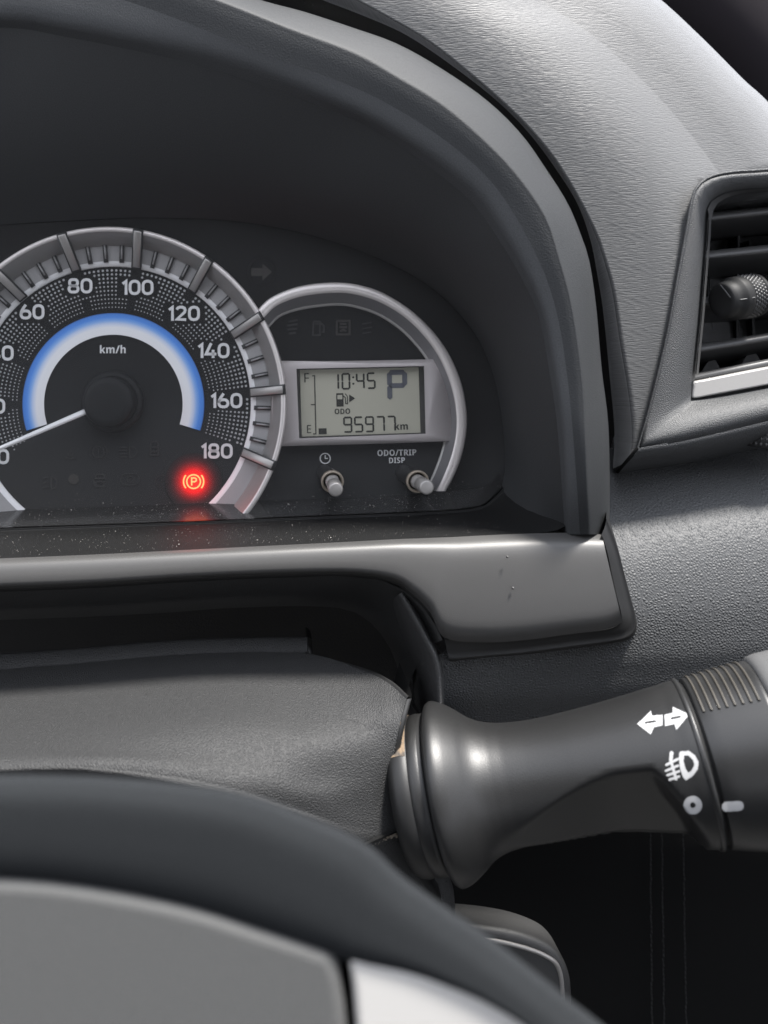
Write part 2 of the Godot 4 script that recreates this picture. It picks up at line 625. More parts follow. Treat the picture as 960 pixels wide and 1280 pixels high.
func instrument_hood() -> void:
	var t := thing("instrument_hood", "smooth dark grey arched hood shading the dials", "hood", P(330, 300, 0))
	var a := CS([-450, 90, -200, 42, 0, 35, 81, 46, 162, 62, 244, 81, 325, 106, 440, 149, 494, 179, 548, 217, 592, 255, 624, 300, 652, 348, 674, 397, 686, 462, 696, 528, 703, 620, 706, 668], 50)
	var st := mb()
	loft(st, [C(FACE_TOP, 13), C([-450, 250, -200, 205, 0, 190, 160, 195, 300, 215, 420, 255, 520, 305, 580, 360, 620, 420, 645, 490, 655, 560, 660, 640], 30), a], 90, 5)
	obj("hood_interior", st, M.hood, t)
	st = mb()
	loft(st, [a,
		CS([-450, 70, -200, 22, 0, 14, 81, 25, 170, 43, 250, 62, 335, 90, 446, 136, 504, 168, 560, 206, 603, 245, 634, 292, 662, 343, 682, 395, 694, 460, 703, 528, 709, 620, 711, 668], 54),
		CS([-450, 20, -200, -30, 0, -36, 120, -10, 217, 22, 325, 66, 440, 108, 516, 148, 575, 190, 619, 233, 651, 282, 680, 340, 698, 400, 709, 470, 716, 540, 722, 620, 725, 668], 56)], 90, 4)
	obj("inner_band", st, M.hazy_band, t)
	st = mb()
	loft(st, [
		CS([-450, 20, -200, -30, 0, -36, 120, -10, 217, 22, 325, 66, 440, 108, 516, 148, 575, 190, 619, 233, 651, 282, 680, 340, 698, 400, 709, 470, 716, 540, 722, 620, 725, 668], 56),
		CS([-450, -20, -200, -76, 0, -72, 150, -36, 271, 8, 352, 40, 440, 74, 494, 103, 548, 136, 597, 176, 640, 220, 678, 274, 696, 326, 709, 372, 719, 430, 726, 495, 729, 561, 731, 620, 733, 668], 57.5),
		CS([-450, -32, -200, -88, 0, -84, 150, -48, 276, -2, 358, 30, 446, 62, 500, 92, 554, 125, 603, 166, 646, 211, 684, 267, 703, 322, 716, 370, 726, 430, 733, 495, 736, 561, 738, 620, 740, 668], 56.5),
		CS(LIP_OUT, 47), C([-450, -65, -150, -118, 0, -106, 150, -74, 303, -8, 381, 15, 442, 35, 497, 55, 552, 86, 608, 125, 651, 167, 683, 212, 710, 255, 727, 296, 737, 328, 745, 382, 752, 461, 760, 527, 762, 600, 762, 668], 30), C([-450, -65, -150, -118, 0, -106, 150, -74, 303, -8, 381, 15, 442, 35, 497, 55, 552, 86, 608, 125, 651, 167, 683, 212, 710, 255, 727, 296, 737, 328, 745, 382, 752, 461, 760, 527, 762, 600, 762, 668], -20)], 100, 5)
	obj("outer_lip", st, M.lip, t)

func specks(st: SurfaceTool, c: Vector3, up: Vector3) -> void:      # one fleck of dust lying on a surface
	var b := frame_of(up.cross(Vector3.RIGHT))
	var r := rng.randf_range(0.00005, 0.00011) * (2.0 if rng.randf() < 0.06 else 1.0)
	var l := []
	for k in 5:
		var a := TAU * k / 5.0 + rng.randf()
		l.append(c + up * 0.00006 + (Vector3.RIGHT * cos(a) + up.cross(Vector3.RIGHT).normalized() * sin(a)) * r * rng.randf_range(0.6, 1.4))
	for k in range(1, 4):
		var i0 := vtx(st, l[0])
		vtx(st, l[k])
		vtx(st, l[k + 1])
		for x in [0, 2, 1]:
			st.add_index(i0 + x)

# ---------------------------------------------------------------- trim panel under the dials
func trim_panel() -> void:
	var t := thing("trim_panel", "dark metallic grey trim panel under the dials with a dropped right end and black rim", "trim", P(660, 810, 20))
	# dusty shelf from the lens edge to the ridge
	var st := mb()
	loft(st, [C([-450, 678, 0, 661, 150, 656, 300, 650, 420, 645, 540, 640, 600, 634, 624, 616, 640, 596], 15), C([-450, 684, 0, 668, 150, 662, 300, 656, 420, 651, 540, 646, 604, 640, 632, 622, 655, 602], 18),
		C([-450, 716, 0, 698, 150, 692, 300, 684, 440, 677, 560, 671, 640, 668, 690, 664, 712, 655], 44)], 70, 4)
	obj("shelf", st, M.shelf, t)
	st = mb()
	for i in 500:
		var u := rng.randf_range(-80, 690)
		var w := rng.randf()
		specks(st, P(u, lerpf(lerpf(668, 640, clampf(u / 600.0, 0, 1)), lerpf(696, 667, clampf(u / 600.0, 0, 1)), w), lerpf(18.4, 44.4, w)), Vector3(0, 0.9, 0.44))
	var sd := obj("shelf_dust", st, M.dust_speck, t)
	sd.set_meta("kind", "stuff")
	var top := [-450, 716, 0, 698, 120, 693, 240, 687, 360, 681, 440, 677, 494, 674, 521, 673, 545, 672, 570, 671, 610, 669, 657, 667, 700, 666, 728, 667, 752, 668]
	var low := [-450, 752, 0, 736, 120, 731, 240, 723, 360, 718, 440, 718, 490, 726, 515, 742, 538, 766, 556, 797, 606, 803, 657, 800, 710, 793, 756, 787, 778, 778]
	var rows := []
	for w in [0.0, 0.07, 0.16, 0.3, 0.5, 0.72, 0.9, 1.0]:
		var l := []
		for i in range(0, top.size(), 2):
			var z: float = [44.0, 47.4, 49.0, 49.9, 50.5, 50.8, 50.4, 47.5][[0.0, 0.07, 0.16, 0.3, 0.5, 0.72, 0.9, 1.0].find(w)]
			var b: float = w
			l.append(P(lerpf(top[i], low[i], b), lerpf(top[i + 1], low[i + 1], b), z))
		rows.append(fine(l, 5))
	var cols := []
	for j in rows[0].size():
		var col := []
		for r in rows:
			col.append(r[j])
		cols.append(fine(col, 3))
	st = mb()
	grid(st, cols)
	obj("trim_face", st, M.trim, t)
	# black rim round the dropped end
	var inner := [752, 668, 759, 690, 765, 719, 771, 745, 777, 770, 774, 780, 758, 787, 710, 793, 657, 800, 606, 803, 556, 799]
	var mid := [757, 655, 770, 688, 778, 717, 785, 745, 792, 775, 788, 789, 768, 796, 712, 804, 657, 811, 606, 816, 560, 818]
	var outer := [758, 640, 771, 680, 780, 715, 788, 745, 796, 778, 791, 796, 770, 803, 712, 811, 657, 818, 606, 822, 563, 827]
	st = mb()
	loft(st, [C(inner, 47.5), C(inner, 46.5), C(mid, 45), C(outer, 41), C(outer, 0)], 60, 3)
	obj("trim_rim", st, M.rim, t)
	st = mb()
	loft(st, [C([556, 797, 538, 766, 515, 742, 490, 726, 440, 718, 360, 718, 240, 723, 120, 731, 0, 736, -450, 752], 47.5), C([556, 801, 537, 770, 513, 746, 489, 730, 440, 722, 360, 722, 240, 727, 120, 735, 0, 740, -450, 756], 44), C([556, 801, 537, 770, 513, 746, 489, 730, 440, 722, 360, 722, 240, 727, 120, 735, 0, 740, -450, 756], 20)], 70, 2)
	obj("trim_underside", st, M.rim, t)
	# two pin-prick dents
	for d in [[634, 696], [641, 735]]:
		st = mb()
		lathe(st, P(d[0], d[1], 51.2), Vector3.BACK, [[0.0, 0.0004], [0.0004, 0.00032], [0.0005, 0.0]], 10)
		obj("dent", st, M.trim, t)

# ---------------------------------------------------------------- dials
const DIAL := Vector2(142, 505)

func dial_angle(kmh: float) -> float:
	return 9.9 + (kmh - 100.0) * 1.255

func digit(st: SurfaceTool, c: String, x: float, y: float, w: float, h: float, lw: float, z: float) -> void:   # x, y: drawing units of the lower left corner
	var at := func(l): return l.map(func(p): return P(x + p.x * w, y - p.y * h, z))
	var rr := func(x0, y0, x1, y1, r, a0 := 0, a1 := 16):      # rounded rectangle, as 16 points from the upper right corner on, clockwise
		var l := []
		for k in range(a0, a1):
			var q: int = (k / 4) % 4
			var cx: float = x1 - r if q in [0, 1] else x0 + r
			var cy: float = y1 - r * w / h if q in [0, 3] else y0 + r * w / h
			var a: float = (float(k % 4) / 3.0 + [0, 3, 2, 1][q]) * PI / 2
			a = PI / 2 - (q + float(k % 4) / 3.0) * PI / 2
			l.append(Vector2(cx + cos(a) * r, cy + sin(a) * r * w / h))
		return l
	var k := lw * MM * (CAM - z) / CAM
	match c:
		"0": stroke(st, at.call(rr.call(0.1, 0.08, 0.9, 0.92, 0.34)), k, true)
		"8":
			stroke(st, at.call(rr.call(0.1, 0.08, 0.9, 0.5, 0.26)), k, true)
			stroke(st, at.call(rr.call(0.15, 0.5, 0.85, 0.92, 0.24)), k, true)
		"6":
			stroke(st, at.call(rr.call(0.1, 0.08, 0.9, 0.56, 0.3)), k, true)
			stroke(st, at.call([Vector2(0.1, 0.32), Vector2(0.14, 0.52), Vector2(0.3, 0.74), Vector2(0.52, 0.98)]), k)
		"1": stroke(st, at.call([Vector2(0.3, 0.74), Vector2(0.6, 0.92), Vector2(0.6, 0.0)]), k)
		"2":
			stroke(st, at.call([Vector2(0.12, 0.76), Vector2(0.22, 0.87), Vector2(0.4, 0.92), Vector2(0.62, 0.92), Vector2(0.8, 0.86), Vector2(0.87, 0.72), Vector2(0.82, 0.58), Vector2(0.14, 0.1), Vector2(0.95, 0.08)]), k)
		"4":
			stroke(st, at.call([Vector2(0.55, 1.0), Vector2(0.1, 0.27), Vector2(1.0, 0.27)]), k)
			stroke(st, at.call([Vector2(0.72, 0.55), Vector2(0.72, 0.0)]), k)

const SEG := {"0": "abcdef", "1": "bc", "4": "bcfg", "5": "acdfg", "7": "abc", "9": "abcdfg", "P": "abefg"}
func segments(st: SurfaceTool, c: String, x: float, y: float, w: float, h: float, lw: float, z: float, tilt: float) -> void:   # x, y: lower left; slanted bars with gaps, as on a liquid crystal
	var g := minf(lw * 0.22, 0.45)
	var ends := {"a": [0, 1, 1, 1], "b": [1, 1, 1, 0.5], "c": [1, 0.5, 1, 0], "d": [0, 0, 1, 0], "e": [0, 0.5, 0, 0], "f": [0, 1, 0, 0.5], "g": [0, 0.5, 1, 0.5]}
	for s in SEG[c]:
		var q: Array = ends[s]
		var a := Vector2(x + q[0] * w, y - q[1] * h)
		var b := Vector2(x + q[2] * w, y - q[3] * h)
		var d := (b - a).normalized()
		var nn := Vector2(-d.y, d.x) * lw * 0.5
		a += d * (g - lw * 0.22)
		b -= d * (g - lw * 0.22)
		var l := []
		for p in [a, a + d * lw * 0.4 + nn, b - d * lw * 0.4 + nn, b, b - d * lw * 0.4 - nn, a + d * lw * 0.4 - nn]:
			var r := lcd_turn(p, tilt)
			l.append(P(r.x, r.y, z))
		fan(st, l)

func lcd_turn(p: Vector2, tilt: float) -> Vector2:
	return Vector2(450, 503) + (p - Vector2(450, 503)).rotated(tilt)

func instrument_cluster() -> void:
	var t := thing("instrument_cluster", "black instrument cluster with round speedometer, small digital display pod and lit red warning lamp", "instrument cluster", P(330, 640, 0))
	var st := mb()
	slab(st, C([-460, 330, -150, 280, 0, 270, 190, 262, 310, 268, 410, 290, 490, 318, 555, 358, 602, 412, 627, 470, 640, 530, 642, 600, 632, 632, -460, 650], 0), 0.004)
	obj("face_plate", st, M.face, t, false)
	# wall between the plate and the lens edge, floor ledge in front of the dials
	st = mb()
	loft(st, [C(FACE_TOP, 0), C(FACE_TOP, 13)], 80, 1)
	obj("cluster_wall", st, M.face, t)
	st = mb()
	loft(st, [C([-450, 645, 0, 637, 150, 633, 322, 626, 450, 622, 560, 614, 610, 606, 624, 590], 0.3), C([-450, 678, 0, 660, 150, 655, 300, 649, 420, 644, 540, 639, 600, 633, 628, 610], 15)], 70, 4)
	obj("floor_ledge", st, M.gloss_floor, t)

	speedometer(t)
	display_pod(t)
	warning_lamps(t)
	reset_knob(t, Vector3(405, 590, 0.2), Vector3(415.5, 602, 14), Vector3(420, 612.5, 23))
	reset_knob(t, Vector3(503, 590, 0.2), Vector3(522, 602, 14), Vector3(534, 609.5, 26))
	# clear lens, leaning outwards to the bottom
	st = mb()
	var rim := even(C(FACE_TOP, 12.6), 60)
	var base := even(C([624, 618, 600, 632, 540, 638, 420, 643, 300, 648, 150, 654, 0, 659, -450, 677], 14.6), 40)
	base.remove_at(0)
	rim.append_array(base)
	fan(st, rim)
	obj("clear_lens", st, M.lens, t)
	# dust gathered at the foot of the lens
	st = mb()
	for i in 450:
		var u := rng.randf_range(-60, 640)
		var low := lerpf(659, 634, clampf(u / 600.0, 0, 1))
		var v := low - 3.0 - absf(rng.randfn(0, 13.0)) - (rng.randf() * 40.0 if u > 560 else 0.0)
		if u > 600 and v > 612 or v < 500:
			continue
		var r := rng.randf_range(0.2, 0.5) * (1.8 if rng.randf() < 0.05 else 1.0)
		var c := P(u, v, 14.9)
		var l := []
		for k in 5:
			var a := TAU * k / 5.0 + rng.randf()
			l.append(c + Vector3(cos(a), sin(a), 0) * r * MM * rng.randf_range(0.6, 1.3))
		for k in range(1, 4):
			var i0 := vtx(st, l[0])
			vtx(st, l[k])
			vtx(st, l[k + 1])
			for x in [0, 2, 1]:
				st.add_index(i0 + x)
	var du := obj("lens_dust", st, M.dust_speck, t)
	du.set_meta("kind", "stuff")

func speedometer(t: Node3D) -> void:
	var c := P(DIAL.x, DIAL.y, 0)
	var k := MM
	var a0 := -150.0
	var a1 := 150.0
	var st := mb()
	var prof := [[178, 1.2], [196, 2.4], [197, 4.2], [206, 9.0], [208.5, 10.0]]
	var rows := []
	for p in prof.slice(1):
		rows.append(ring_arc(c, p[0] * k, a0, a1, 120, p[1] * 0.001))
	for i in rows.size() - 1:
		grid(st, [rows[i], rows[i + 1]])
	var dial := obj("speedometer_bezel", st, M.ring, t)
	st = mb()
	rows = []
	for p in [[208.5, 10.0], [209.5, 10.5], [214, 10.4], [215, 9.6], [216.5, 0]]:
		rows.append(ring_arc(c, p[0] * k, a0, a1, 120, p[1] * 0.001))
	grid(st, rows)
	obj("bright_rim", st, M.ring_rim, dial)
	st = mb()
	grid(st, [ring_arc(c, 178 * k, a0, a1, 120, 0.0012), ring_arc(c, 196 * k, a0, a1, 120, 0.0024)])
	obj("tick_ring", st, M.tick_ring, dial)
	st = mb()
	grid(st, [ring_arc(c, 171.5 * k, a0, a1, 120, 0.0001), ring_arc(c, 172 * k, a0, a1, 120, 0.0009), ring_arc(c, 178 * k, a0, a1, 120, 0.0012)])
	obj("white_ring", st, M.white, dial)
	# raised clips at every 20, slotted ticks at every 5
	for s in range(0, 37):
		var kmh := s * 5.0
		var a := deg_to_rad(dial_angle(kmh))
		var d := Vector3(sin(a), cos(a), 0)
		var side := Vector3(cos(a), -sin(a), 0)
		st = mb()
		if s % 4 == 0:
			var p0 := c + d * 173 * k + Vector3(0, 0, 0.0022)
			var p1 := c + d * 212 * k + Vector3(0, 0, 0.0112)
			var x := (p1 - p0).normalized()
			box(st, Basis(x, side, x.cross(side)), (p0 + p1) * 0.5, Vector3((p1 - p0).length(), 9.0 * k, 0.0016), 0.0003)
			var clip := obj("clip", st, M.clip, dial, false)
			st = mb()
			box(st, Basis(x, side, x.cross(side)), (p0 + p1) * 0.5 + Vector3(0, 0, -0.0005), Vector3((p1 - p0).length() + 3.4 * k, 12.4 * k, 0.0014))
			obj("clip_dark_frame", st, M.black, clip, false)  # black frame a little larger than the clip
		else:
			var pa := c + d * 176 * k + Vector3(0, 0, 0.0017)
			var pb := c + d * 197 * k + Vector3(0, 0, 0.0030)
			var x := (pb - pa).normalized()
			box(st, Basis(x, side, x.cross(side)), (pa + pb) * 0.5, Vector3((pb - pa).length(), 5.4 * k, 0.0009))
			var tick := obj("tick", st, M.black, dial, false)
			st = mb()
			box(st, Basis(x, side, x.cross(side)), (pa + pb) * 0.5 + d * 2.0 * k + Vector3(0, 0, 0.0004), Vector3((pb - pa).length() - 5.0 * k, 1.9 * k, 0.0006))
			obj("tick_core", st, M.tick_ring, tick, false)
	# numbers
	var nums := {0: Vector2(4, 571), 20: Vector2(-9, 508), 40: Vector2(1.5, 441.5), 60: Vector2(40, 390), 80: Vector2(100, 357.5), 100: Vector2(172, 359.5), 120: Vector2(230, 392), 140: Vector2(267, 438.5), 160: Vector2(283, 501), 180: Vector2(271, 564)}
	for n in nums:
		st = mb()
		var s := str(n)
		var widths := []
		var total := 0.0
		for ch in s:
			widths.append(8.5 if ch == "1" else 14.2)
			total += widths[-1] + 2.0
		total -= 2.0
		var x: float = nums[n].x - total / 2 - (2.5 if s[0] == "1" else 0.0)
		for i in s.length():
			digit(st, s[i], x, nums[n].y + 9.0, 14.2, 18.5, 3.5, 0.5)
			x += widths[i] + 2.0 + (1.6 if s[i] == "1" else 0.0)
		obj("number", st, M.print, t, false)
	lettering("unit_lettering", "km/h", P(141, 437, 0.6), 9.5 * k, M.print, t, 0.0, true)
	# printed dots
	st = mb()
	for j in range(-59, 60):
		var a := 0.0
		var base := -2.7 + j * 1.93
		if base < -116.0 or base > 108.0:
			continue
		var near := 99.0
		for v in range(0, 181, 20):
			near = minf(near, absf(base - dial_angle(v)))
		a = deg_to_rad(base)
		for i in 10:
			var r := 167.0 - i * 5.0 - (0.0 if i < 4 else (i - 3) * 0.15)
			if near < 1.6 and (i > 6 or i < 2):
				continue
			var q := DIAL + Vector2(sin(a), -cos(a)) * r
			var hit := false
			for n in nums:
				var d: Vector2 = (q - nums[n]).abs()
				if d.x < (12.0 if n == 0 else 20.0 if n < 100 else 25.0) and d.y < 12.5:
					hit = true
			if hit:
				continue
			disc(st, P(q.x, q.y, 0.4), lerpf(1.65, 0.9, i / 9.0) * k, 6)
	var dots := obj("dial_dots", st, M.dot, t, false)
	dots.set_meta("kind", "stuff")
	# blue to white printed arc
	st = mb()
	var bands := [[86.5, Color(0.62, 0.62, 0.63)], [88, Color(0.6, 0.6, 0.61)], [96, Color(0.6, 0.61, 0.63)], [100, Color(0.42, 0.49, 0.62)], [104, Color(0.16, 0.31, 0.60)], [108, Color(0.05, 0.19, 0.55)], [112, Color(0.03, 0.15, 0.48)], [113.5, Color(0.02, 0.08, 0.26)]]
	for i in bands.size() - 1:
		var ra := ring_arc(c, bands[i][0] * k, -107, 107, 110, 0.0005)
		var rb := ring_arc(c, bands[i + 1][0] * k, -107, 107, 110, 0.0005)
		for j in 110:
			quad(st, ra[j + 1], ra[j], rb[j], rb[j + 1], bands[i][1], bands[i + 1][1])
	obj("blue_arc", st, M.glow_print, t, false)
	# needle and hub
	var hub := P(142, 502, 0)
	st = mb()
	lathe(st, hub, Vector3.BACK, [[0, 0.0106], [0.003, 0.0106], [0.004, 0.0098], [0.0042, 0.0088]], 64)
	lathe(st, hub, Vector3.BACK, [[0.004, 0.0086], [0.0105, 0.0084], [0.0116, 0.0079], [0.012, 0.006], [0.0121, 0.0]], 64)
	var h := obj("needle_hub", st, M.face, t)
	st = mb()
	var na := deg_to_rad(-113.2)
	var nd := Vector3(sin(na), cos(na), 0)
	var ns := Vector3(cos(na), -sin(na), 0)
	var z := Vector3(0, 0, 0.0098)
	var p0 := hub + nd * 26 * k + z
	var p1 := hub + nd * 172 * k + z
	var ring := func(p, w, hh): return [p - ns * w, p - ns * w * 0.55 + Vector3(0, 0, hh), p + ns * w * 0.55 + Vector3(0, 0, hh), p + ns * w]
	var ra: Array = ring.call(p0, 3.6 * k, 0.0009)
	var rb: Array = ring.call(p1, 2.2 * k, 0.0006)
	for i in 3:
		quad(st, ra[i], ra[i + 1], rb[i + 1], rb[i])
	quad(st, ra[0], ra[3], ra[2], ra[1])
	obj("needle", st, M.white, h, false)

func display_pod(t: Node3D) -> void:
	var k := MM
	# bright hoop and its inner bevel
	var outer := [318, 394, 324, 385, 342, 370, 378, 357, 424, 353, 460, 359, 490, 372, 520, 393, 546, 420, 564, 448, 577, 480, 583, 512, 583, 540, 577, 570, 567, 596, 557, 614]
	var inner := [326, 402, 332, 395, 348, 381, 380, 370, 424, 366, 456, 371, 483, 382, 510, 400, 534, 425, 551, 451, 564, 483, 570, 514, 570, 542, 564, 570, 554, 596, 545, 614]
	var bevel := [331, 411, 337, 405, 352, 392, 382, 383, 424, 379, 453, 384, 478, 394, 503, 411, 525, 434, 541, 458, 553, 486, 559, 514, 559, 541, 553, 568, 544, 592, 535, 611]
	var st := mb()
	loft(st, [C(outer, 0.2), C(outer, 8.6), C3z(outer, inner, 0.12, 9.2), C3z(outer, inner, 0.88, 9.2), C(inner, 8.7)], 0, 1, 5, true)
	var hoop := obj("pod_hoop", st, M.ring_rim2 if M.has("ring_rim2") else M.ring_rim, t)
	st = mb()
	loft(st, [C(inner, 8.7), C(bevel, 3.0)], 0, 1, 5, true)
	obj("hoop_bevel", st, M.chrome, hoop)
	st = mb()
	var lip2 := bevel.duplicate()
	loft(st, [C(bevel, 3.05), C3z(bevel, inner, -0.22, 2.8), C3z(bevel, inner, -0.25, 0.2)], 0, 1, 5, true)
	obj("hoop_edge", st, M.silver, hoop)
	# plate carrying the screen, dipping under the hoop at its right end
	var plate := [340, 451, 400, 451.5, 460, 450.8, 520, 449.5, 548, 449, 556, 462, 562, 485, 566, 515, 567, 551, 520, 553, 460, 555, 400, 556.5, 340, 558]
	st = mb()
	var o := C(plate, 5.2)
	var hole := C([370.5, 461, 530, 457.5, 532, 542, 374, 548], 5.2)
	var ring_out := [o[0], o[4], o[8], o[12]]
	ring_with_hole(st, o, hole)
	grid(st, [o, C(plate, 0.3)], true)
	obj("screen_plate", st, M.bezel_pink, hoop, false)
	st = mb()
	grid(st, [hole, C([372, 462, 528.5, 458.5, 530.5, 541, 375.5, 546.5], 4.4), C([375, 462.5, 523, 459, 525.5, 540.8, 377.5, 545.8], 1.6)], true)
	var frame := obj("screen_frame", st, M.black, t, false)
	st = mb()
	fan(st, C([372, 460, 527, 456, 529, 543, 374, 549], 1.7))
	obj("screen", st, M.lcd, frame, false)
	var z := 1.85
	var tilt := deg_to_rad(-1.3)
	var flat := func(s, l, w, closed := false):
		stroke(s, l.map(func(p): var r := lcd_turn(p, tilt); return P(r.x, r.y, z)), w * k, closed)
	st = mb()
	var spots := [414.6, 428.6, 446.6, 460.2]
	for i in 4:
		segments(st, "1045"[i], spots[i], 485.5, 8.8, 18.6, 2.3, z, tilt)
	for v in [471.5, 479.5]:
		var r := lcd_turn(Vector2(442.2, v), tilt)
		disc(st, P(r.x, r.y, z), 1.4 * k, 8)
	var x := 0.0
	obj("clock_digits", st, M.ink, frame, false)
	st = mb()
	x = 429.5
	for ch in "95977":
		segments(st, ch, x, 539.5, 9.2, 18.0, 2.2, z, tilt)
		x += 13.6
	obj("odometer_digits", st, M.ink, frame, false)
	st = mb()
	segments(st, "P", 487.5, 499.5, 19.0, 33.0, 6.2, z, tilt)
	obj("gear_letter", st, M.ink_blue, frame, false)
	st = mb()
	flat.call(st, [Vector2(391, 468.5), Vector2(394, 468.5), Vector2(394, 541), Vector2(390.5, 541)], 1.3)
	flat.call(st, [Vector2(388.5, 504.5), Vector2(394, 504.5)], 1.3)
	flat.call(st, [Vector2(397.5, 538), Vector2(407.5, 538)], 7.4)
	obj("fuel_scale", st, M.ink, frame, false)
	st = mb()
	flat.call(st, [Vector2(420.8, 492), Vector2(429, 492)], 2.0)
	flat.call(st, [Vector2(421.2, 491), Vector2(421.2, 507), Vector2(428.8, 507), Vector2(428.8, 491)], 1.3)
	flat.call(st, [Vector2(425, 498.5), Vector2(425, 507)], 7.0)
	flat.call(st, [Vector2(429, 494), Vector2(432, 497), Vector2(432, 504), Vector2(434.4, 504.5), Vector2(434.4, 495), Vector2(431.5, 491.5)], 1.1)
	var tri := []
	for p in [Vector2(436.5, 493), Vector2(444, 498), Vector2(436.5, 503)]:
		tri.append(P(p.x, p.y, z))
	fan(st, tri)
	obj("fuel_pump_icon", st, M.ink, frame, false)
	lettering("odo_lettering", "ODO", P(428, 514.3, z), 6.6 * k, M.ink, frame, -tilt, true)
	lettering("km_lettering", "km", P(501.5, 533, z), 8.5 * k, M.ink, frame, -tilt, true)
	lettering("full_mark", "F", P(382.8, 472.5, z), 11.5 * k, M.ink, frame, -tilt)
	lettering("empty_mark", "E", P(386.2, 536.5, z), 10.0 * k, M.ink, frame, -tilt)
	# lettering below the screen
	lettering("button_lettering", "ODO/TRIP", P(496, 566, 0.4), 7.4 * k, M.print, t, 0.02, true)
	lettering("button_lettering", "DISP", P(496, 575.5, 0.4), 6.8 * k, M.print, t, 0.02, true)
	st = mb()
	var cc := P(406.5, 573, 0.4)
	stroke(st, ring_arc(cc, 6.3 * k, 0, 348, 29), 1.3 * k, true)
	stroke(st, [cc + Vector3(0, 4.2 * k, 0), cc, cc + Vector3(3.4 * k, 0, 0)], 1.2 * k)
	obj("clock_icon", st, M.print, t, false)

func C3z(a: Array, b: Array, w: float, z: float) -> Array:
	var r := []
	for i in range(0, a.size(), 2):
		r.append(P(lerpf(a[i], b[i], w), lerpf(a[i + 1], b[i + 1], w), z))
	return r

func ring_with_hole(st: SurfaceTool, outer: Array, hole: Array) -> void:      # a plate with a four-cornered hole, joined as four fans
	var n := outer.size()
	var cut := [0, 4, 8, 12]
	for s in 4:
		var a: Vector3 = hole[s]
		var b: Vector3 = hole[(s + 1) % 4]
		var last: int = cut[(s + 1) % 4] if s < 3 else n
		var edge := []
		for i in range(cut[s], last + 1):
			edge.append(outer[i % n])
		var poly := edge.duplicate()
		poly.append(b)
		poly.append(a)
		fan(st, poly)

func icon_strokes(st: SurfaceTool, at: Vector2, lines: Array, w: float, z: float) -> void:
	for l in lines:
		stroke(st, l.map(func(p): return P(at.x + p.x, at.y + p.y, z)), w * MM)

func circle2(r: float, a0 := 0.0, a1 := 360.0, n := 20) -> Array:
	var l := []
	for i in n + 1:
		var a := deg_to_rad(lerpf(a0, a1, float(i) / n))
		l.append(Vector2(sin(a) * r, -cos(a) * r))
	return l

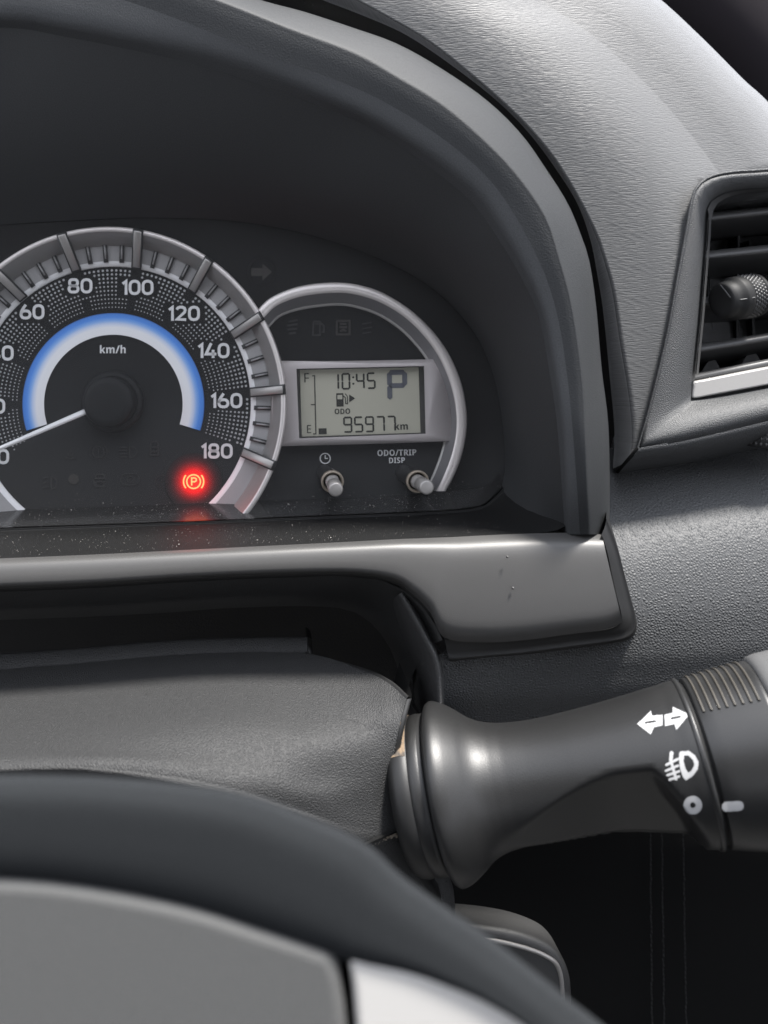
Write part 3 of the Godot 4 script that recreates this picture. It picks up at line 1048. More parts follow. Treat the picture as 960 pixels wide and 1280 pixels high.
func warning_lamps(t: Node3D) -> void:
	var V := func(a): 
		var l := []
		for i in range(0, a.size(), 2):
			l.append(Vector2(a[i], a[i + 1]))
		return l
	# unlit tell-tales: dim grey prints
	var icons := [
		["door_lamp", Vector2(193, 561), [V.call([-4, -9, 4, -9, 5, -3, 5, 8, -5, 8, -5, -3, -4, -9]), V.call([-5, -2, 5, -2]), V.call([-4, 3, 4, 3])], 2.2],
		["beam_lamp", Vector2(160, 565), [V.call([2, -7, 2, 7, 8, 6, 12, 0, 8, -6, 2, -7]), V.call([-11, -6, -1, -6]), V.call([-11, -2, -1, -2]), V.call([-11, 2, -1, 2]), V.call([-11, 6, -1, 6])], 1.5],
		["brake_lamp", Vector2(123, 565), [circle2(7.0), circle2(11.0, 40, 140), circle2(11.0, 220, 320), V.call([0, -4, 0, 2]), V.call([0, 4, 0, 5])], 1.5],
		["temperature_lamp", Vector2(88, 567), [V.call([0, -8, 0, 3]), circle2(3.0), V.call([-8, 7, -4, 5, 0, 7, 4, 5, 8, 7])], 1.6],
		["fog_lamp_tell_tale", Vector2(62, 604), [V.call([2, -8, 2, 8, 8, 5, 9, 0, 8, -5, 2, -8]), V.call([-9, -6, -2, -8]), V.call([-9, 0, -2, -2]), V.call([-9, 6, -2, 4])], 1.5],
		["skid_lamp", Vector2(125, 601), [V.call([-5, -8, 5, -8, 6, -3, -6, -3, -5, -8]), V.call([-5, 1, 5, 1, 5, 7, -5, 7, -5, 1]), V.call([-8, -1, -7, 6])], 1.9],
		["engine_lamp", Vector2(163, 599), [V.call([-12, -3, -8, -7, 7, -7, 11, -3, 11, 4, 6, 7, -9, 7, -12, 3, -12, -3]), circle2(4.0)], 1.5],
		["airbag_lamp", Vector2(202, 602), [circle2(8.0), V.call([-5, 5, 5, -5]), V.call([11, -6, 11, 3]), V.call([11, 6, 11, 7])], 1.4]]
	var st: SurfaceTool
	for i in icons:
		st = mb()
		icon_strokes(st, i[1], i[2], i[3], 0.4)
		obj(i[0], st, M.dim, t, false)
	st = mb()
	disc(st, P(92, 599, 0.4), 6.5 * MM, 20)
	obj("immobiliser_lamp", st, M.dim2, t, false)
	# in the pod: key, fuel, skid and cruise
	var pod := [
		["key_lamp", Vector2(366, 409), [V.call([-5, -7, 6, -9]), V.call([-7, -2, 6, -4]), V.call([-7, 3, 5, 2]), V.call([-5, 8, 4, 7])], 2.4],
		["low_fuel_lamp", Vector2(398, 410), [V.call([-6, -8, 2, -8, 2, 9, -7, 9, -6, -8]), V.call([-4, -5, 0, -5]), V.call([3, -6, 7, -3, 7, 5, 4, 5])], 2.2],
		["slip_lamp", Vector2(429, 409), [V.call([-8, -8, 8, -8, 8, 9, -8, 9, -8, -8]), V.call([-4, -4, 4, -4]), V.call([-5, 0, 5, 0]), V.call([-4, 5, 0, 3, 4, 5])], 2.6],
		["cruise_lamp", Vector2(459, 410), [V.call([-6, -5, 5, -7]), V.call([-7, 1, 6, -1]), V.call([-6, 7, 5, 5])], 1.8]]
	for i in pod:
		st = mb()
		icon_strokes(st, i[1], i[2], i[3], 0.4)
		obj(i[0], st, M.dim2 if i[0] == "slip_lamp" else M.dim, t, false)
	# turn arrow in a round window
	st = mb()
	stroke(st, circle2(17.0).map(func(p): return P(327 + p.x, 340 + p.y, 0.4)), 3.4 * MM)
	var w := obj("turn_window", st, M.pit, t, false)
	st = mb()
	fan(st, [Vector2(-13, -5), Vector2(1, -5), Vector2(1, -11), Vector2(13, 0), Vector2(1, 11), Vector2(1, 5), Vector2(-13, 5)].map(func(p): return P(327 + p.x, 340 + p.y, 0.4)))
	obj("turn_arrow", st, M.dim2, w, false)
	# the lit parking brake lamp; its halo is a painted, fading glow disc
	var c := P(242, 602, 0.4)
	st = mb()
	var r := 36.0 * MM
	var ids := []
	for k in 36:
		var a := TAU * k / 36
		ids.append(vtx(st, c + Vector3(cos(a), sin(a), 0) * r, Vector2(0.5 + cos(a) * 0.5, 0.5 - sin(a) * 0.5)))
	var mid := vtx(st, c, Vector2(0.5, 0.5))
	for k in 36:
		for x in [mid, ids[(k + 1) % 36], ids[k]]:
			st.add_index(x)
	var lamp := obj("parking_brake_lamp_glow", st, M.lamp, t, false)
	lamp.set_meta("label", "lit red parking brake warning lamp with its halo painted round it")
	st = mb()
	icon_strokes(st, Vector2(242, 602), [circle2(8.6), circle2(12.6, 50, 130, 8), circle2(12.6, 230, 310, 8), [Vector2(-2.4, 5), Vector2(-2.4, -4.6), Vector2(1.4, -4.6), Vector2(3.3, -3.4), Vector2(3.3, -1.2), Vector2(1.4, 0.2), Vector2(-2.4, 0.2)]], 1.8, 0.7)
	obj("lamp_symbol", st, M.lamp_icon, lamp, false)
	var l := OmniLight3D.new()
	l.name = "parking_brake_lamp_light"
	l.light_color = Color(1.0, 0.05, 0.04)
	l.light_energy = 0.00004
	l.light_size = 0.006
	l.omni_range = 0.2
	l.omni_attenuation = 2.0
	l.shadow_enabled = true
	lamp.add_child(l)
	l.position = P(242, 602, 3.0) - from_of(lamp)

func reset_knob(t: Node3D, a: Vector3, b: Vector3, c: Vector3) -> void:
	var pa := P(a.x, a.y, a.z)
	var pb := P(b.x, b.y, b.z)
	var pc := P(c.x, c.y, c.z)
	var d := pc - pb
	var st := mb()
	var x := pb - pa
	lathe(st, pa, x, [[0, 0.0026], [x.length(), 0.0034], [x.length(), 0.0036]], 28)
	var o := obj("knob_sleeve", st, M.black, t)
	st = mb()
	lathe(st, pb, d, [[-0.0012, 0.0031], [-0.0012, 0.0037], [0.0003, 0.0038], [0.0009, 0.0035], [0.0004, 0.0030], [-0.0010, 0.0028]], 28)
	obj("knob_collar", st, M.collar, o)
	st = mb()
	var n := d.length()
	lathe(st, pb, d, [[-0.008, 0.00235], [n * 0.30, 0.00235], [n * 0.32, 0.0021], [n * 0.40, 0.0021], [n * 0.42, 0.0024], [n - 0.0006, 0.0024], [n - 0.0001, 0.0021], [n, 0.0018], [n, 0.0]], 28)
	obj("knob_shaft", st, M.shaft, o)

# ---------------------------------------------------------------- air vent
func loop(a: Array, n: int, z: float) -> Array:
	var l := fine(C(a, z), 10, true)
	l.append(l[0])
	var at := [0.0]
	for i in range(1, l.size()):
		at.append(at[i - 1] + l[i].distance_to(l[i - 1]))
	var r := []
	var j := 0
	for k in n:
		var s: float = at[-1] * k / n
		while j < l.size() - 2 and at[j + 1] < s:
			j += 1
		r.append(l[j].lerp(l[j + 1], (s - at[j]) / maxf(at[j + 1] - at[j], 1e-9)))
	return r

func air_vent() -> void:
	var t := thing("air_vent", "dark grey side air vent with black louvres, round knurled knob and silver lower strip", "air vent", P(960, 560, 0))
	# frame: four matching runs (top, left, bottom, right) for every loop, so that the corners correspond
	var runs := func(top, left, bottom, right, z): 
		var l := []
		for r in [top, left, bottom, right]:
			var e := even(C3(r) if z == null else C(r, z), 25)
			e.remove_at(24)
			l.append_array(e)
		return l
	var inner := [[1130, 228, 1040, 233, 960, 240, 925, 243, 906, 248, 893, 256], [893, 256, 886, 270, 884, 300, 880, 350, 876, 400, 871, 450, 868, 480, 866, 498], [866, 498, 900, 494, 960, 483, 1050, 466, 1135, 450], [1135, 450, 1140, 400, 1140, 300, 1130, 228]]
	var rimlp := [[1132, 224, 1040, 228, 960, 235, 923, 238, 902, 243, 888, 252], [888, 252, 881, 268, 879, 300, 875, 350, 871, 400, 866, 450, 863, 482, 862, 503], [862, 503, 900, 498, 960, 487, 1050, 470, 1138, 454], [1138, 454, 1144, 400, 1144, 300, 1132, 224]]
	var outer := [[1180, 200, 1050, 206, 960, 214, 915, 217, 892, 221, 877, 228], [877, 228, 866, 243, 858, 285, 846, 350, 832, 423, 817, 488, 806, 530, 798, 560], [798, 560, 860, 548, 960, 524, 1060, 500, 1180, 470], [1180, 470, 1190, 400, 1190, 300, 1180, 200]]
	var mid := [[1170, 205, 1050, 211, 960, 219, 917, 222, 896, 226, 881, 234], [881, 234, 871, 248, 863, 288, 851, 350, 837, 423, 823, 482, 812, 522, 806, 548], [806, 548, 866, 530, 960, 505, 1060, 480, 1170, 456], [1170, 456, 1182, 400, 1182, 300, 1170, 205]]
	var rows := []
	rows.append(runs.call(inner[0], inner[1], inner[2], inner[3], 8))
	rows.append(runs.call(inner[0], inner[1], inner[2], inner[3], 24))
	rows.append(runs.call(rimlp[0], rimlp[1], rimlp[2], rimlp[3], 27))
	var tween := []
	var r2: Array = runs.call(rimlp[0], rimlp[1], rimlp[2], rimlp[3], 28)
	var r3: Array = runs.call(mid[0], mid[1], mid[2], mid[3], 33)
	for i in r2.size():                                   # the lower run bulges forward into a ledge
		var low: float = clampf((i - 46) / 4.0, 0, 1) * clampf((76 - i) / 4.0, 0, 1)
		r3[i] += Vector3(0, 0, 0.003 * low)
	rows.append(r3)
	var r4: Array = runs.call(outer[0], outer[1], outer[2], outer[3], 32)
	for i in r4.size():
		var low: float = clampf((i - 46) / 4.0, 0, 1) * clampf((76 - i) / 4.0, 0, 1)
		r4[i] += Vector3(0, 0, 0.003 * low)
	rows.append(r4)
	rows.append(runs.call(outer[0], outer[1], outer[2], outer[3], 20))
	var st := mb()
	for i in rows.size() - 1:
		if i in [2, 3]:
			continue
		grid(st, [rows[i], rows[i + 1]], true)
	grid(st, [rows[2], rows[3], rows[4]], true)
	obj("vent_frame", st, M.bezel, t)
	# rolled underside below the ledge
	st = mb()
	loft(st, [C([798, 560, 860, 548, 960, 524, 1060, 500, 1180, 470], 35), C([795, 566, 860, 556, 960, 533, 1060, 509, 1180, 480], 34.6), C([785, 578, 860, 566, 960, 545, 1060, 522, 1180, 492], 31), C([772, 590, 860, 577, 960, 556, 1060, 534, 1180, 505], 20), C([768, 594, 860, 580, 960, 560, 1060, 538, 1180, 510], 0)], 40, 4)
	obj("vent_underside", st, M.bezel, t)
	st = mb()
	tube(st, even(C([797, 562, 808, 526, 819, 484, 834, 421, 847, 350, 859, 284, 867, 242, 879, 226, 894, 219, 916, 215, 960, 212, 1050, 204, 1180, 198], 32), 60), 0.00045, 6)
	obj("edge_bead", st, M.bezel, t)
	st = mb()
	tube(st, [P(797, 560, 35.2), P(790, 568, 34.9), P(781, 579, 31.2), P(772, 590, 22)], 0.0005, 6)
	obj("edge_joint", st, M.void, t)
	# bright inner edge along the opening
	st = mb()
	var i0: Array = runs.call(inner[0], inner[1], inner[2], inner[3], 23).slice(0, 46)
	var i1: Array = runs.call(rimlp[0], rimlp[1], rimlp[2], rimlp[3], 27.4).slice(0, 46)
	for i in i0.size():
		i1[i] = i0[i].lerp(i1[i], 0.9 if i < 26 else 0.55)
		i1[i].z = i0[i].z + 0.0044
		i0[i].z += 0.0020
	grid(st, [i0, i1])
	obj("opening_edge", st, M.slat, t)
	# silver strip
	st = mb()
	slab(st, fine(C([868, 477, 880, 475, 960, 459, 1060, 441, 1130, 428, 1131, 437, 1131, 446, 1120, 452, 1050, 464, 960, 481, 890, 494, 872, 497.5, 866.5, 497, 866, 492, 867, 484], 26.5), 3, true), 0.004, 0.0005)
	obj("silver_strip", st, M.silver, t)
	st = mb()
	slab(st, C([868, 468, 960, 450, 1131, 418, 1131, 430, 960, 460, 867, 478], 23), 0.006, 0.001)
	obj("lower_sill", st, M.slat, t)
	# dark duct
	st = mb()
	var d0: Array = runs.call(inner[0], inner[1], inner[2], inner[3], 8)
	var d1: Array = runs.call(inner[0], inner[1], inner[2], inner[3], -34)
	grid(st, [d0, d1], true)
	fan(st, d1)
	obj("duct", st, M.void, t, false)
	# louvres: a lit nose and a blade that falls away behind it
	for s in [[884, 266, 258, 10], [880, 314, 306, 10], [875, 372, 363, 11], [869, 431, 416, 11]]:
		st = mb()
		var slope: float = (s[2] - s[1]) / (960.0 - s[0])
		var sec := [[0.0, 12.0], [1.0, 15.0], [4.0, 17.0], [8.0, 17.2], [11.0, 16.0], [22.0, 6.0], [33.0, -6.0], [36.0, -10.0], [24.0, -12.0], [6.0, 2.0], [0.0, 12.0]]
		var ends := [[], [], []]
		for p in sec:
			for e in 3:
				var u: float = [s[0], 960.0, 1138.0][e]
				ends[e].append(P(u - (0 if e else 2), s[1] + (u - s[0]) * slope + p[0], p[1]))
		grid(st, ends)
		obj("louvre", st, M.slat, t)
	# upright vanes behind the louvres
	for v in [[925, 240, 921, 470], [884, 330, 893, 470], [938, 300, 944, 470], [1000, 235, 1005, 460], [1060, 232, 1066, 452]]:
		st = mb()
		slab(st, C([v[0] - 1.6, v[1], v[0] + 1.6, v[1], v[2] + 1.6, v[3], v[2] - 1.6, v[3]], -6), 0.018)
		obj("vane", st, M.slat, t, false)
	for v in [[890, 468], [940, 458]]:
		st = mb()
		slab(st, C([v[0], v[1] - 26, v[0] + 15, v[1] - 1, v[0] - 17, v[1] + 5], 4), 0.008, 0.0006)
		obj("vane_foot", st, M.slat, t)
	# knob on the third louvre
	var kc := P(899, 376, 23)
	var kd := P(944, 369, 19.5) - kc
	var L := kd.length()
	var R := 0.0070
	st = mb()
	lathe(st, kc, kd, [[0.0012, 0.0], [0.0008, R * 0.5], [0.0006, R * 0.72], [0.0010, R * 0.80], [L * 0.18, R * 0.84], [L * 0.30, R * 0.88], [L * 0.34, R * 0.98], [L * 0.40, R], [L * 0.50, R], [L * 0.55, R * 0.985], [L * 0.56, R * 0.95], [L * 0.90, R * 0.95], [L * 0.91, R * 1.0], [L * 0.98, R * 1.0], [L, R * 0.95], [L, 0.0]], 56)
	var knob := obj("vent_knob", st, M.knob, t)
	st = mb()
	var b := frame_of(kd)
	for i in 5:
		for j in 34:
			var a := TAU * (j + 0.5 * (i % 2)) / 34
			var along := L * (0.60 + i * 0.065)
			var n := Vector3(0, cos(a), sin(a))
			var s := Vector3(0, -sin(a), cos(a))
			var m := Vector3(along, 0, 0) + n * R * 0.94
			var w := L * 0.031
			var base := [m + Vector3(w, 0, 0), m + s * 0.00062, m - Vector3(w, 0, 0), m - s * 0.00062]
			var tip := m + n * 0.0007
			for e in 4:
				var i0b := vtx(st, kc + b * base[e])
				vtx(st, kc + b * base[(e + 1) % 4])
				vtx(st, kc + b * tip)
				for x in 3:
					st.add_index(i0b + x)
	var kn := obj("knurling", st, M.slat, knob, false)
	kn.set_meta("kind", "stuff")
	st = mb()
	tube(st, [kc + b * Vector3(0.0008, R * 0.70, R * 0.1), kc + b * Vector3(0.0007, R * 0.1, R * 0.55), kc + b * Vector3(L * 0.2, -R * 0.1, R * 0.84), kc + b * Vector3(L * 0.5, -R * 0.1, R * 1.0)], 0.0003, 6)
	obj("knob_parting_line", st, M.slat, knob)
	# thumbwheel in its notch under the frame
	st = mb()
	var wc := P(962, 546, 24)
	lathe(st, wc - Vector3(0, 0.003, 0), Vector3(0.05, 1, 0.1), [[0, 0.0], [0, 0.0085], [0.0006, 0.0092], [0.0055, 0.0092], [0.006, 0.0085], [0.006, 0.0]], 48)
	var wheel := obj("thumbwheel", st, M.black, t)
	st = mb()
	var wb := frame_of(Vector3(0.05, 1, 0.1))
	for i in 3:
		for j in 40:
			var a := TAU * j / 40
			var n := Vector3(0, cos(a), sin(a))
			box(st, wb * Basis(Vector3.RIGHT, a), wc - Vector3(0, 0.003, 0) + wb * (Vector3(0.0014 + i * 0.0016, 0, 0) + n * 0.0093), Vector3(0.001, 0.0008, 0.0009), 0.0003)
	var tk := obj("wheel_knurling", st, M.slat, wheel, false)
	tk.set_meta("kind", "stuff")

# ---------------------------------------------------------------- door and pillar
func door_and_pillar() -> void:
	var t := thing("door_panel", "black footwell side panel with stitched seams, below the indicator stalk", "panel", P(860, 1400, -55))
	var st := mb()
	loft(st, [C([500, 940, 700, 940, 850, 930, 870, 930, 1000, 920, 1400, 900], -48), C([500, 1200, 700, 1200, 848, 1200, 868, 1200, 1000, 1200, 1400, 1200], -52), C([500, 1700, 700, 1700, 850, 1700, 870, 1700, 1000, 1700, 1400, 1700], -56)], 60, 6)
	obj("panel_face", st, M.void, t)
	for s in [[852, 930, 858, 1300], [826, 940, 830, 1300], [812, 940, 815, 1300]]:
		st = mb()
		for i in 60:
			var w := i / 60.0
			var u := lerpf(s[0], s[2], w) + rng.randf_range(-0.5, 0.5)
			var v := lerpf(s[1], s[3], w)
			tube(st, [P(u, v, -47.5), P(u + 0.3, v + 2.2, -47.0), P(u + 0.4, v + 4.4, -47.5)], 0.00028, 5)
		var o := obj("stitching", st, M.seam, t)
		o.set_meta("kind", "stuff")
	var p := thing("windscreen_pillar", "dark windscreen pillar trim beyond the bright crest of the dashboard", "pillar", P(1000, 100, -80))
	st = mb()
	var c0 := [640, -260, 760, -110, 860, 0, 920, 62, 980, 130, 1090, 270, 1200, 420]
	var c1 := [760, -330, 900, -180, 1010, -70, 1080, 0, 1150, 80, 1260, 220, 1380, 380]
	loft(st, [C3z(c0, c1, -0.42, -220), C3z(c0, c1, -0.3, -185), C3z(c0, c1, 0.1, -162), C3z(c0, c1, 0.5, -160), C3z(c0, c1, 0.9, -175), C3z(c0, c1, 1.0, -220)], 30, 4)
	obj("pillar_trim", st, M.fabric, p)

# ---------------------------------------------------------------- steering column cover
func steering_column() -> void:
	var t := thing("steering_column_cover", "grained grey plastic steering column cover with worn dusty stalk opening", "column cover", P(250, 1000, 40))
	var st := mb()
	var rows := [
		C3([-450, 862, 28, 0, 837, 28, 233, 818, 28, 380, 817, 30, 450, 837, 38, 484, 853, 46, 508, 874, 54]),
		C3([-450, 897, 44, 0, 874, 44, 245, 858, 45, 375, 862, 46, 448, 876, 51, 482, 890, 56, 500, 905, 59]),
		C3([-450, 935, 62, 0, 912, 62, 250, 902, 63, 365, 914, 63, 440, 924, 62, 476, 932, 61, 493, 942, 61]),
		C3([-450, 964, 73, 0, 939, 73, 200, 938, 73, 330, 955, 72, 410, 973, 68, 464, 977, 64, 490, 980, 61]),
		C3([-450, 974, 77, 0, 951, 77, 165, 951, 77, 300, 971, 76, 385, 993, 72, 450, 1010, 66, 493, 1012, 61.5]),
		C3([-450, 985, 79, 0, 963, 79, 140, 964, 79, 285, 986, 78, 375, 1012, 73, 446, 1034, 67, 497, 1036, 61.5]),
		C3([-450, 1000, 79.5, 0, 979, 79.5, 140, 981, 79.5, 280, 1005, 78.5, 372, 1030, 73, 446, 1056, 67, 500, 1056, 61]),
		C3([-450, 1150, 58, 0, 1150, 58, 200, 1150, 59, 350, 1150, 60, 430, 1150, 60, 490, 1150, 58, 545, 1130, 54])]
	loft(st, rows, 0, 5, 8)
	obj("upper_cover", st, M.column, t)
	var ends := []
	var inner := []
	for r in rows:
		ends.append(r[-1])
		inner.append(r[-1] + Vector3(0.0022, 0, -0.004))
	var deep := inner.map(func(p): return p + Vector3(0.001, 0, -0.03))
	st = mb()
	loft(st, [ends.map(func(p): return p + Vector3(0.0001, 0, 0.0001)), inner, deep], 0, 3, 5)
	obj("opening_wall", st, M.rim, t)
	# folded lip along the back
	st = mb()
	loft(st, [C([-450, 842, 0, 817, 204, 801, 300, 797, 384, 796], 14), C([-450, 842, 0, 817, 204, 801, 300, 797, 384, 796], 22), C([-450, 846, 0, 821, 204, 805, 300, 801, 384, 800], 24.5), C([-450, 863, 0, 838, 204, 821, 300, 818, 384, 817], 27.5), C([-450, 866, 0, 841, 204, 824, 300, 821, 384, 820], 25)], 60, 3)
	obj("back_lip", st, M.column, t)
	st = mb()
	slab(st, C([384, 796, 390, 800, 391, 818, 384, 820], 22), 0.012)
	obj("lip_end", st, M.rim, t, false)
	# back of the cover going down into the cavity
	st = mb()
	loft(st, [C3([380, 817, 30, 450, 837, 38, 484, 853, 46, 508, 874, 54]), C3([384, 817, 26, 454, 835, 34, 488, 850, 42, 513, 872, 50]), C3([390, 835, 0, 455, 850, 5, 500, 870, 10, 530, 900, 15])], 24, 3)
	obj("cover_back", st, M.rim, t)
	# joint with the lower half, rubbed pale
	st = mb()
	tube(st, fine([P(455, 1056, 67.4), P(470, 1049, 65.6), P(482, 1044, 64.2), P(499, 1037, 61.9)], 4), 0.0005, 6)
	obj("joint_line", st, M.void, t)
	st = mb()
	for i in 26:
		var w := i / 26.0
		var c := P(lerpf(462, 498, w), lerpf(1056, 1041, w) + rng.randf_range(-1.5, 3), lerpf(65.0, 61.6, w))
		box(st, Basis(Vector3.BACK, rng.randf() * TAU), c, Vector3(0.0007, 0.0004, 0.0003) * rng.randf_range(0.6, 1.5), 0.0001)
	obj("worn_edge", st, M.worn, t, false)
	st = mb()
	slab(st, fine(C([470, 1085, 530, 1085, 558, 1096, 569, 1115, 574, 1145, 572, 1220, 540, 1330, 300, 1330, 300, 1150], 45), 5, true), 0.03, 0.006, 5)
	obj("lower_cover", st, M.column, t)

# ---------------------------------------------------------------- stalk
var S0: Vector3
var SB: Basis
const STATIONS := [553, 109, 557, 111.5, 563, 111, 572, 107, 581, 101, 589, 95, 596, 89, 603, 84, 612, 79.5, 623, 76, 640, 73, 665, 72, 690, 73, 720, 76, 760, 81, 800, 87, 835, 92.5, 851, 95.5]

func stalk_len(u: float) -> float:
	return (u - 563.0) * 0.000226

func stalk_rad(x: float) -> float:
	for i in range(0, STATIONS.size() - 2, 2):
		if x <= stalk_len(STATIONS[i + 2]) or i == STATIONS.size() - 4:
			var a := stalk_len(STATIONS[i])
			var b := stalk_len(STATIONS[i + 2])
			var w := clampf((x - a) / (b - a), 0.0, 1.0)
			var before: float = STATIONS[maxi(i - 1, 1)]
			var after: float = STATIONS[mini(i + 5, STATIONS.size() - 1)]
			return lerpf(lerpf(STATIONS[i + 1], STATIONS[i + 3], w), cubic_interpolate(STATIONS[i + 1], STATIONS[i + 3], before, after, w), 0.8) * 0.000219
	return 0.0

func stalk_cut(x: float, a: float) -> float:            # radius of the grip at angle a (0 up, a quarter turn = towards the viewer), with its flattened thumb scoop
	var r := stalk_rad(x)
	var u := x / 0.000226 + 563.0
	var into := smoothstep(612.0, 770.0, u) * (1.0 - smoothstep(806.0, 838.0, u + (a - 2.0) * -14.0))
	if into <= 0.0:
		return r
	var w := wrapf(a - deg_to_rad(128.0), -PI, PI)
	if absf(w) > 1.4:
		return r
	var flat := r * lerpf(1.0, 0.5, into) / cos(w)
	var t := clampf(0.5 + 0.5 * (r - flat) / (0.05 * r), 0.0, 1.0)
	return minf(r, lerpf(r, flat, t))

func on_stalk(u: float, v: float, lift: float) -> Vector3:    # the point of the grip's surface where a line through the lens at (u, v) meets it
	var lo := 45.0
	var hi := 130.0
	for i in 40:
		var z := (lo + hi) / 2
		var p := SB.inverse() * (P(u, v, z) - S0)
		var r := Vector2(p.y, p.z).length()
		if r > knob_rad(p.x, atan2(p.z, p.y)) + lift:
			hi = z
		else:
			lo = z
	return P(u, v, lo)

func knob_rad(x: float, a: float) -> float:
	return stalk_cut(x, a) if x < stalk_len(858) else knob_r(x)

func knob_r(x: float) -> float:
	return lerpf(96.5, 106, clampf((x - stalk_len(864)) / (stalk_len(932) - stalk_len(864)), 0, 2)) * 0.000219

func mark(st: SurfaceTool, lo: Vector2, hi: Vector2, inside: Callable) -> void:   # paint on the grip: small cells wherever inside() holds
	var n := 0.6
	var nx := int((hi.x - lo.x) / n)
	var ny := int((hi.y - lo.y) / n)
	var at := {}
	for i in nx:
		for j in ny:
			if not inside.call(lo + Vector2(i + 0.5, j + 0.5) * n):
				continue
			var q := []
			for d in [Vector2i(0, 0), Vector2i(1, 0), Vector2i(1, 1), Vector2i(0, 1)]:
				var key: Vector2i = Vector2i(i, j) + d
				if not at.has(key):
					at[key] = on_stalk(lo.x + key.x * n, lo.y + key.y * n, 0.00006)
				q.append(at[key])
			quad(st, q[3], q[2], q[1], q[0])

func in_poly(p: Vector2, l: Array) -> bool:
	return Geometry2D.is_point_in_polygon(p, PackedVector2Array(l))

func to_line(p: Vector2, a: Vector2, b: Vector2) -> float:
	return p.distance_to(Geometry2D.get_closest_point_to_segment(p, a, b))

func indicator_stalk() -> void:
	S0 = P(563, 988, 52)
	var dir := P(960, 942, 73) - S0
	SB = frame_of(dir)
	var t := thing("indicator_stalk", "black indicator and light stalk with white printed symbols, sticking out of the column cover", "stalk", S0)
	# grip
	var st := mb()
	var rows := []
	var xs := []
	for i in 90:
		xs.append(lerpf(stalk_len(553), stalk_len(851), pow(i / 89.0, 1.25)))
	for x in xs:
		var l := []
		for k in 96:
			var a := TAU * k / 96
			var r := stalk_cut(x, a)
			l.append(S0 + SB * Vector3(x, r * cos(a), r * sin(a)))
		rows.append(l)
	grid(st, rows, true)
	obj("grip", st, M.stalk, t)
	st = mb()
	var px := func(l): return l.map(func(p): return [stalk_len(p[0]), p[1] * 0.000219])
	lathe(st, S0, dir, px.call([[566, 60], [550, 92], [550, 104], [553, 108]]), 72)
	lathe(st, S0, dir, px.call([[552, 60], [548, 97], [545, 98], [540, 97]]), 72)
	obj("grip_back", st, M.black, t)
	# ring and dusty boot behind it
	st = mb()
	lathe(st, S0, dir, px.call([[551, 90], [546, 97], [536, 98.5], [529, 97], [526, 92], [526, 70]]), 72)
	obj("washer", st, M.stalk, t)
	st = mb()
	lathe(st, S0, dir, px.call([[532, 93], [528, 97], [520, 98.5], [512, 97], [506, 93], [502, 86], [500, 40]]), 72)
	obj("boot", st, M.rim, t)
	st = mb()
	var brow := []
	for x in [[508, 95.6], [512, 97.6], [520, 99.1], [528, 97.6]]:
		var l := []
		for k in 14:
			var a := deg_to_rad(lerpf(-20, 40, k / 13.0))
			l.append(S0 + SB * Vector3(stalk_len(x[0]), cos(a) * x[1] * 0.000219, sin(a) * x[1] * 0.000219))
		brow.append(l)
	grid(st, brow)
	obj("dusty_patch", st, M.tan, t)
	# collar and twist knob
	st = mb()
	lathe(st, S0, dir, px.call([[851, 95.5], [852, 97], [855.5, 97.6], [857, 96.6], [858, 92], [866, 92]]), 80)
	obj("collar", st, M.stalk_end, t)
	st = mb()
	lathe(st, S0, dir, px.call([[862, 90], [862.5, 95.5], [864, 96.5], [880, 98.8], [932, 106], [936, 106.3], [937, 105]]), 80)
	var knob := obj("twist_knob", st, M.stalk_end, t)
	st = mb()
	lathe(st, S0, dir, px.call([[936.5, 104], [937.5, 107.5], [942, 111], [949, 113], [980, 116], [996, 113], [1008, 103], [1014, 80], [1015, 0]]), 80)
	obj("sunlit_knob_cap", st, M.sunlit_knob_cap, knob)
	for i in 8:
		st = mb()
		var u := 869.0 + i * 8.2
		var line := []
		for k in 20:
			var a := deg_to_rad(lerpf(-75, 36, k / 19.0))
			var r := knob_r(stalk_len(u)) + 0.0001
			line.append(S0 + SB * Vector3(stalk_len(u), cos(a) * r, sin(a) * r))
		tube(st, line, 0.00034, 8)
		obj("sunlit_rib", st, M.sunlit_rib, knob)
	# white symbols
	var V := func(a):
		var l := []
		for i in range(0, a.size(), 2):
			l.append(Vector2(a[i], a[i + 1]))
		return l
	var la: Array = V.call([796.5, 905, 813.5, 888.5, 815, 894.5, 828, 893.5, 828.5, 906.5, 817.5, 909, 813.5, 918])
	var ra: Array = V.call([830.5, 893.5, 840.5, 891, 841, 883.5, 861.5, 893, 845.5, 912.5, 843, 905, 831.5, 907.5])
	st = mb()
	mark(st, Vector2(794, 880), Vector2(864, 922), func(p):
		if in_poly(p, la):
			return to_line(p, Vector2(807, 903.3), Vector2(819, 901.5)) > 1.3
		return in_poly(p, ra) and to_line(p, Vector2(839.5, 898), Vector2(850, 895.8)) > 1.3)
	obj("turn_arrows", st, M.paint, t, false)
	st = mb()
	var body: Array = V.call([849.5, 939.5, 861, 938.5, 868.5, 944, 873, 952, 872.5, 961, 866, 970, 857.5, 975.5, 853.5, 971, 850, 960, 848.5, 948])
	var hole: Array = V.call([855, 944.5, 861, 944.5, 866.5, 950, 868, 956.5, 864.5, 963, 860.5, 966, 857, 961, 854.5, 952])
	mark(st, Vector2(828, 936), Vector2(876, 980), func(p):
		if in_poly(p, body):
			return not in_poly(p, hole)
		for l in [[833, 956, 847, 949], [832.5, 963.5, 847.5, 957], [834.5, 969, 849, 964], [837, 974.5, 849, 970.5]]:
			if to_line(p, Vector2(l[0], l[1]), Vector2(l[2], l[3])) < 1.5:
				return true
		return to_line(p, Vector2(839.5, 941), Vector2(838.5, 950)) < 2.2 or to_line(p, Vector2(838.5, 950), Vector2(845, 974)) < 1.7)
	obj("fog_lamp_symbol", st, M.paint, t, false)
	st = mb()
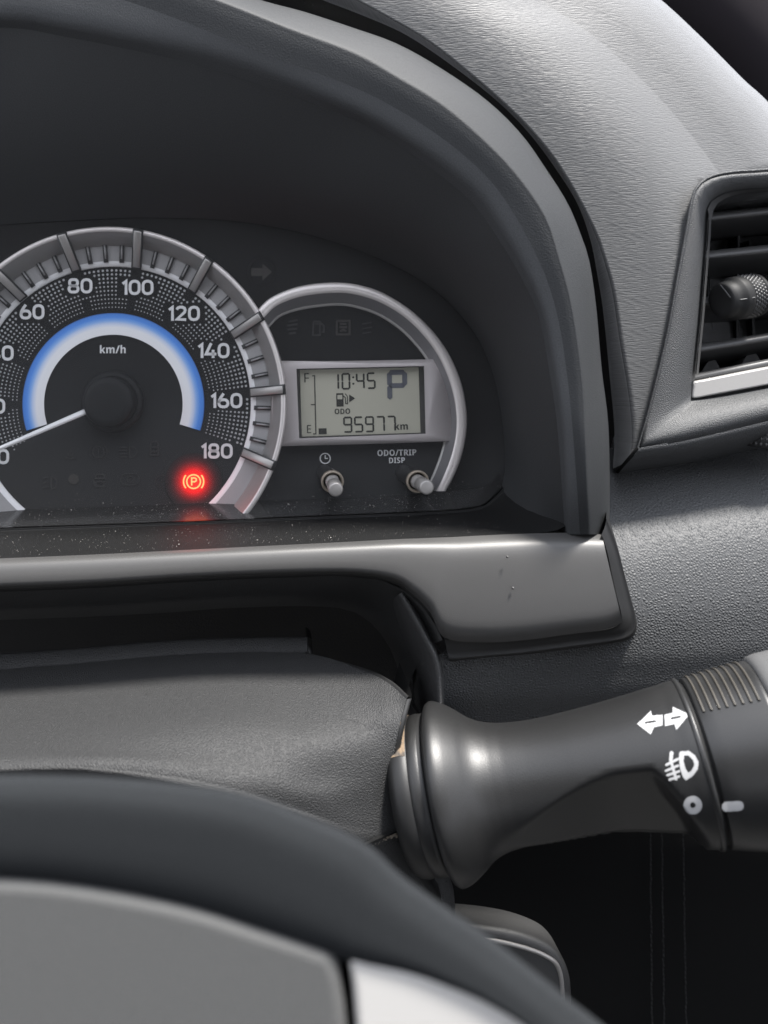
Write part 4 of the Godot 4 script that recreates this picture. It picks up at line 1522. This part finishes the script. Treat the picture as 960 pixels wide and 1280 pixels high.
	mark(st, Vector2(850, 992), Vector2(884, 1022), func(p): return absf(p.distance_to(Vector2(866, 1006.5)) - 7.6) < 4.0)
	obj("off_mark", st, M.paint, t, false)
	st = mb()
	mark(st, Vector2(896, 996), Vector2(934, 1020), func(p): return to_line(p, Vector2(908.5, 1008.5), Vector2(923.5, 1007.5)) < 6.2)
	obj("on_mark", st, M.paint, knob, false)

# ---------------------------------------------------------------- grey pad below the column
func tilt_lever() -> void:
	var t := thing("tilt_lever", "rounded grey plastic lever pad peeping out below the stalk, behind the steering wheel", "lever", P(650, 1300, 40))
	var o := fine(C([520, 1166, 560, 1158, 597, 1159, 646, 1167, 684, 1181, 703, 1198, 713, 1220, 716, 1245, 717, 1300, 712, 1400, 640, 1420, 520, 1400], 30), 6, true)
	var st := mb()
	slab(st, o, 0.012, 0.0022, 5)
	obj("pad", st, M.tab, t)
	st = mb()
	var i := C([540, 1180, 600, 1174, 650, 1183, 684, 1196, 698, 1210, 703, 1240, 704, 1300], 30)
	tube(st, even(i, 50), 0.0007, 8)
	obj("raised_border", st, M.clip, t)

# ---------------------------------------------------------------- steering wheel
func steering_wheel() -> void:
	var t := thing("steering_wheel_assembly", "out of focus steering wheel hub with grey horn pad and silver spoke trim", "steering wheel", P(100, 1500, 120))
	var edge := [-450, 985, -200, 970, 0, 969, 146, 973, 292, 990, 379, 1019, 455, 1054, 502, 1096, 560, 1137, 602, 1165, 657, 1207, 711, 1250, 770, 1297, 900, 1420]
	var e2 := [-450, 1000, -200, 985, 0, 984, 140, 989, 284, 1007, 369, 1036, 444, 1072, 490, 1113, 548, 1154, 590, 1183, 646, 1225, 699, 1268, 758, 1315, 888, 1438]
	var e3 := [-450, 1040, -200, 1024, 0, 1024, 130, 1030, 268, 1050, 350, 1082, 424, 1120, 470, 1155, 530, 1190, 574, 1215, 630, 1250, 684, 1292, 745, 1340, 870, 1460]
	var e4 := [-450, 1110, -200, 1094, 0, 1096, 117, 1108, 233, 1131, 320, 1158, 395, 1184, 445, 1202, 510, 1216, 556, 1232, 612, 1256, 668, 1292, 728, 1350, 850, 1480]
	var st := mb()
	loft(st, [C(edge, 168), C(edge, 186), C(e2, 189.4), C(e3, 190.4), C(e4, 189.6), C(e4, 182)], 80, 4)
	obj("hub_surround", st, M.wheel, t)
	st = mb()
	slab(st, fine(C([-450, 1116, -200, 1098, 0, 1100, 117, 1112, 233, 1135, 320, 1162, 385, 1183, 412, 1194, 422, 1212, 428, 1240, 434, 1290, 440, 1400, 440, 1560, -450, 1560], 190), 5, true), 0.012, 0.0016, 5)
	obj("horn_pad", st, M.horn, t)
	st = mb()
	slab(st, fine(C([440, 1200, 470, 1207, 510, 1216, 556, 1230, 612, 1252, 660, 1282, 720, 1340, 840, 1480, 900, 1560, 470, 1560, 454, 1400, 448, 1300, 443, 1240], 189.6), 5, true), 0.010, 0.0006, 3)
	obj("spoke_trim", st, M.spoke, t)
	st = mb()
	slab(st, C([-450, 1080, 0, 1080, 250, 1110, 420, 1180, 560, 1215, 640, 1260, 720, 1340, 900, 1570, -450, 1570], 178), 0.018)
	obj("hub_core", st, M.void, t, false)
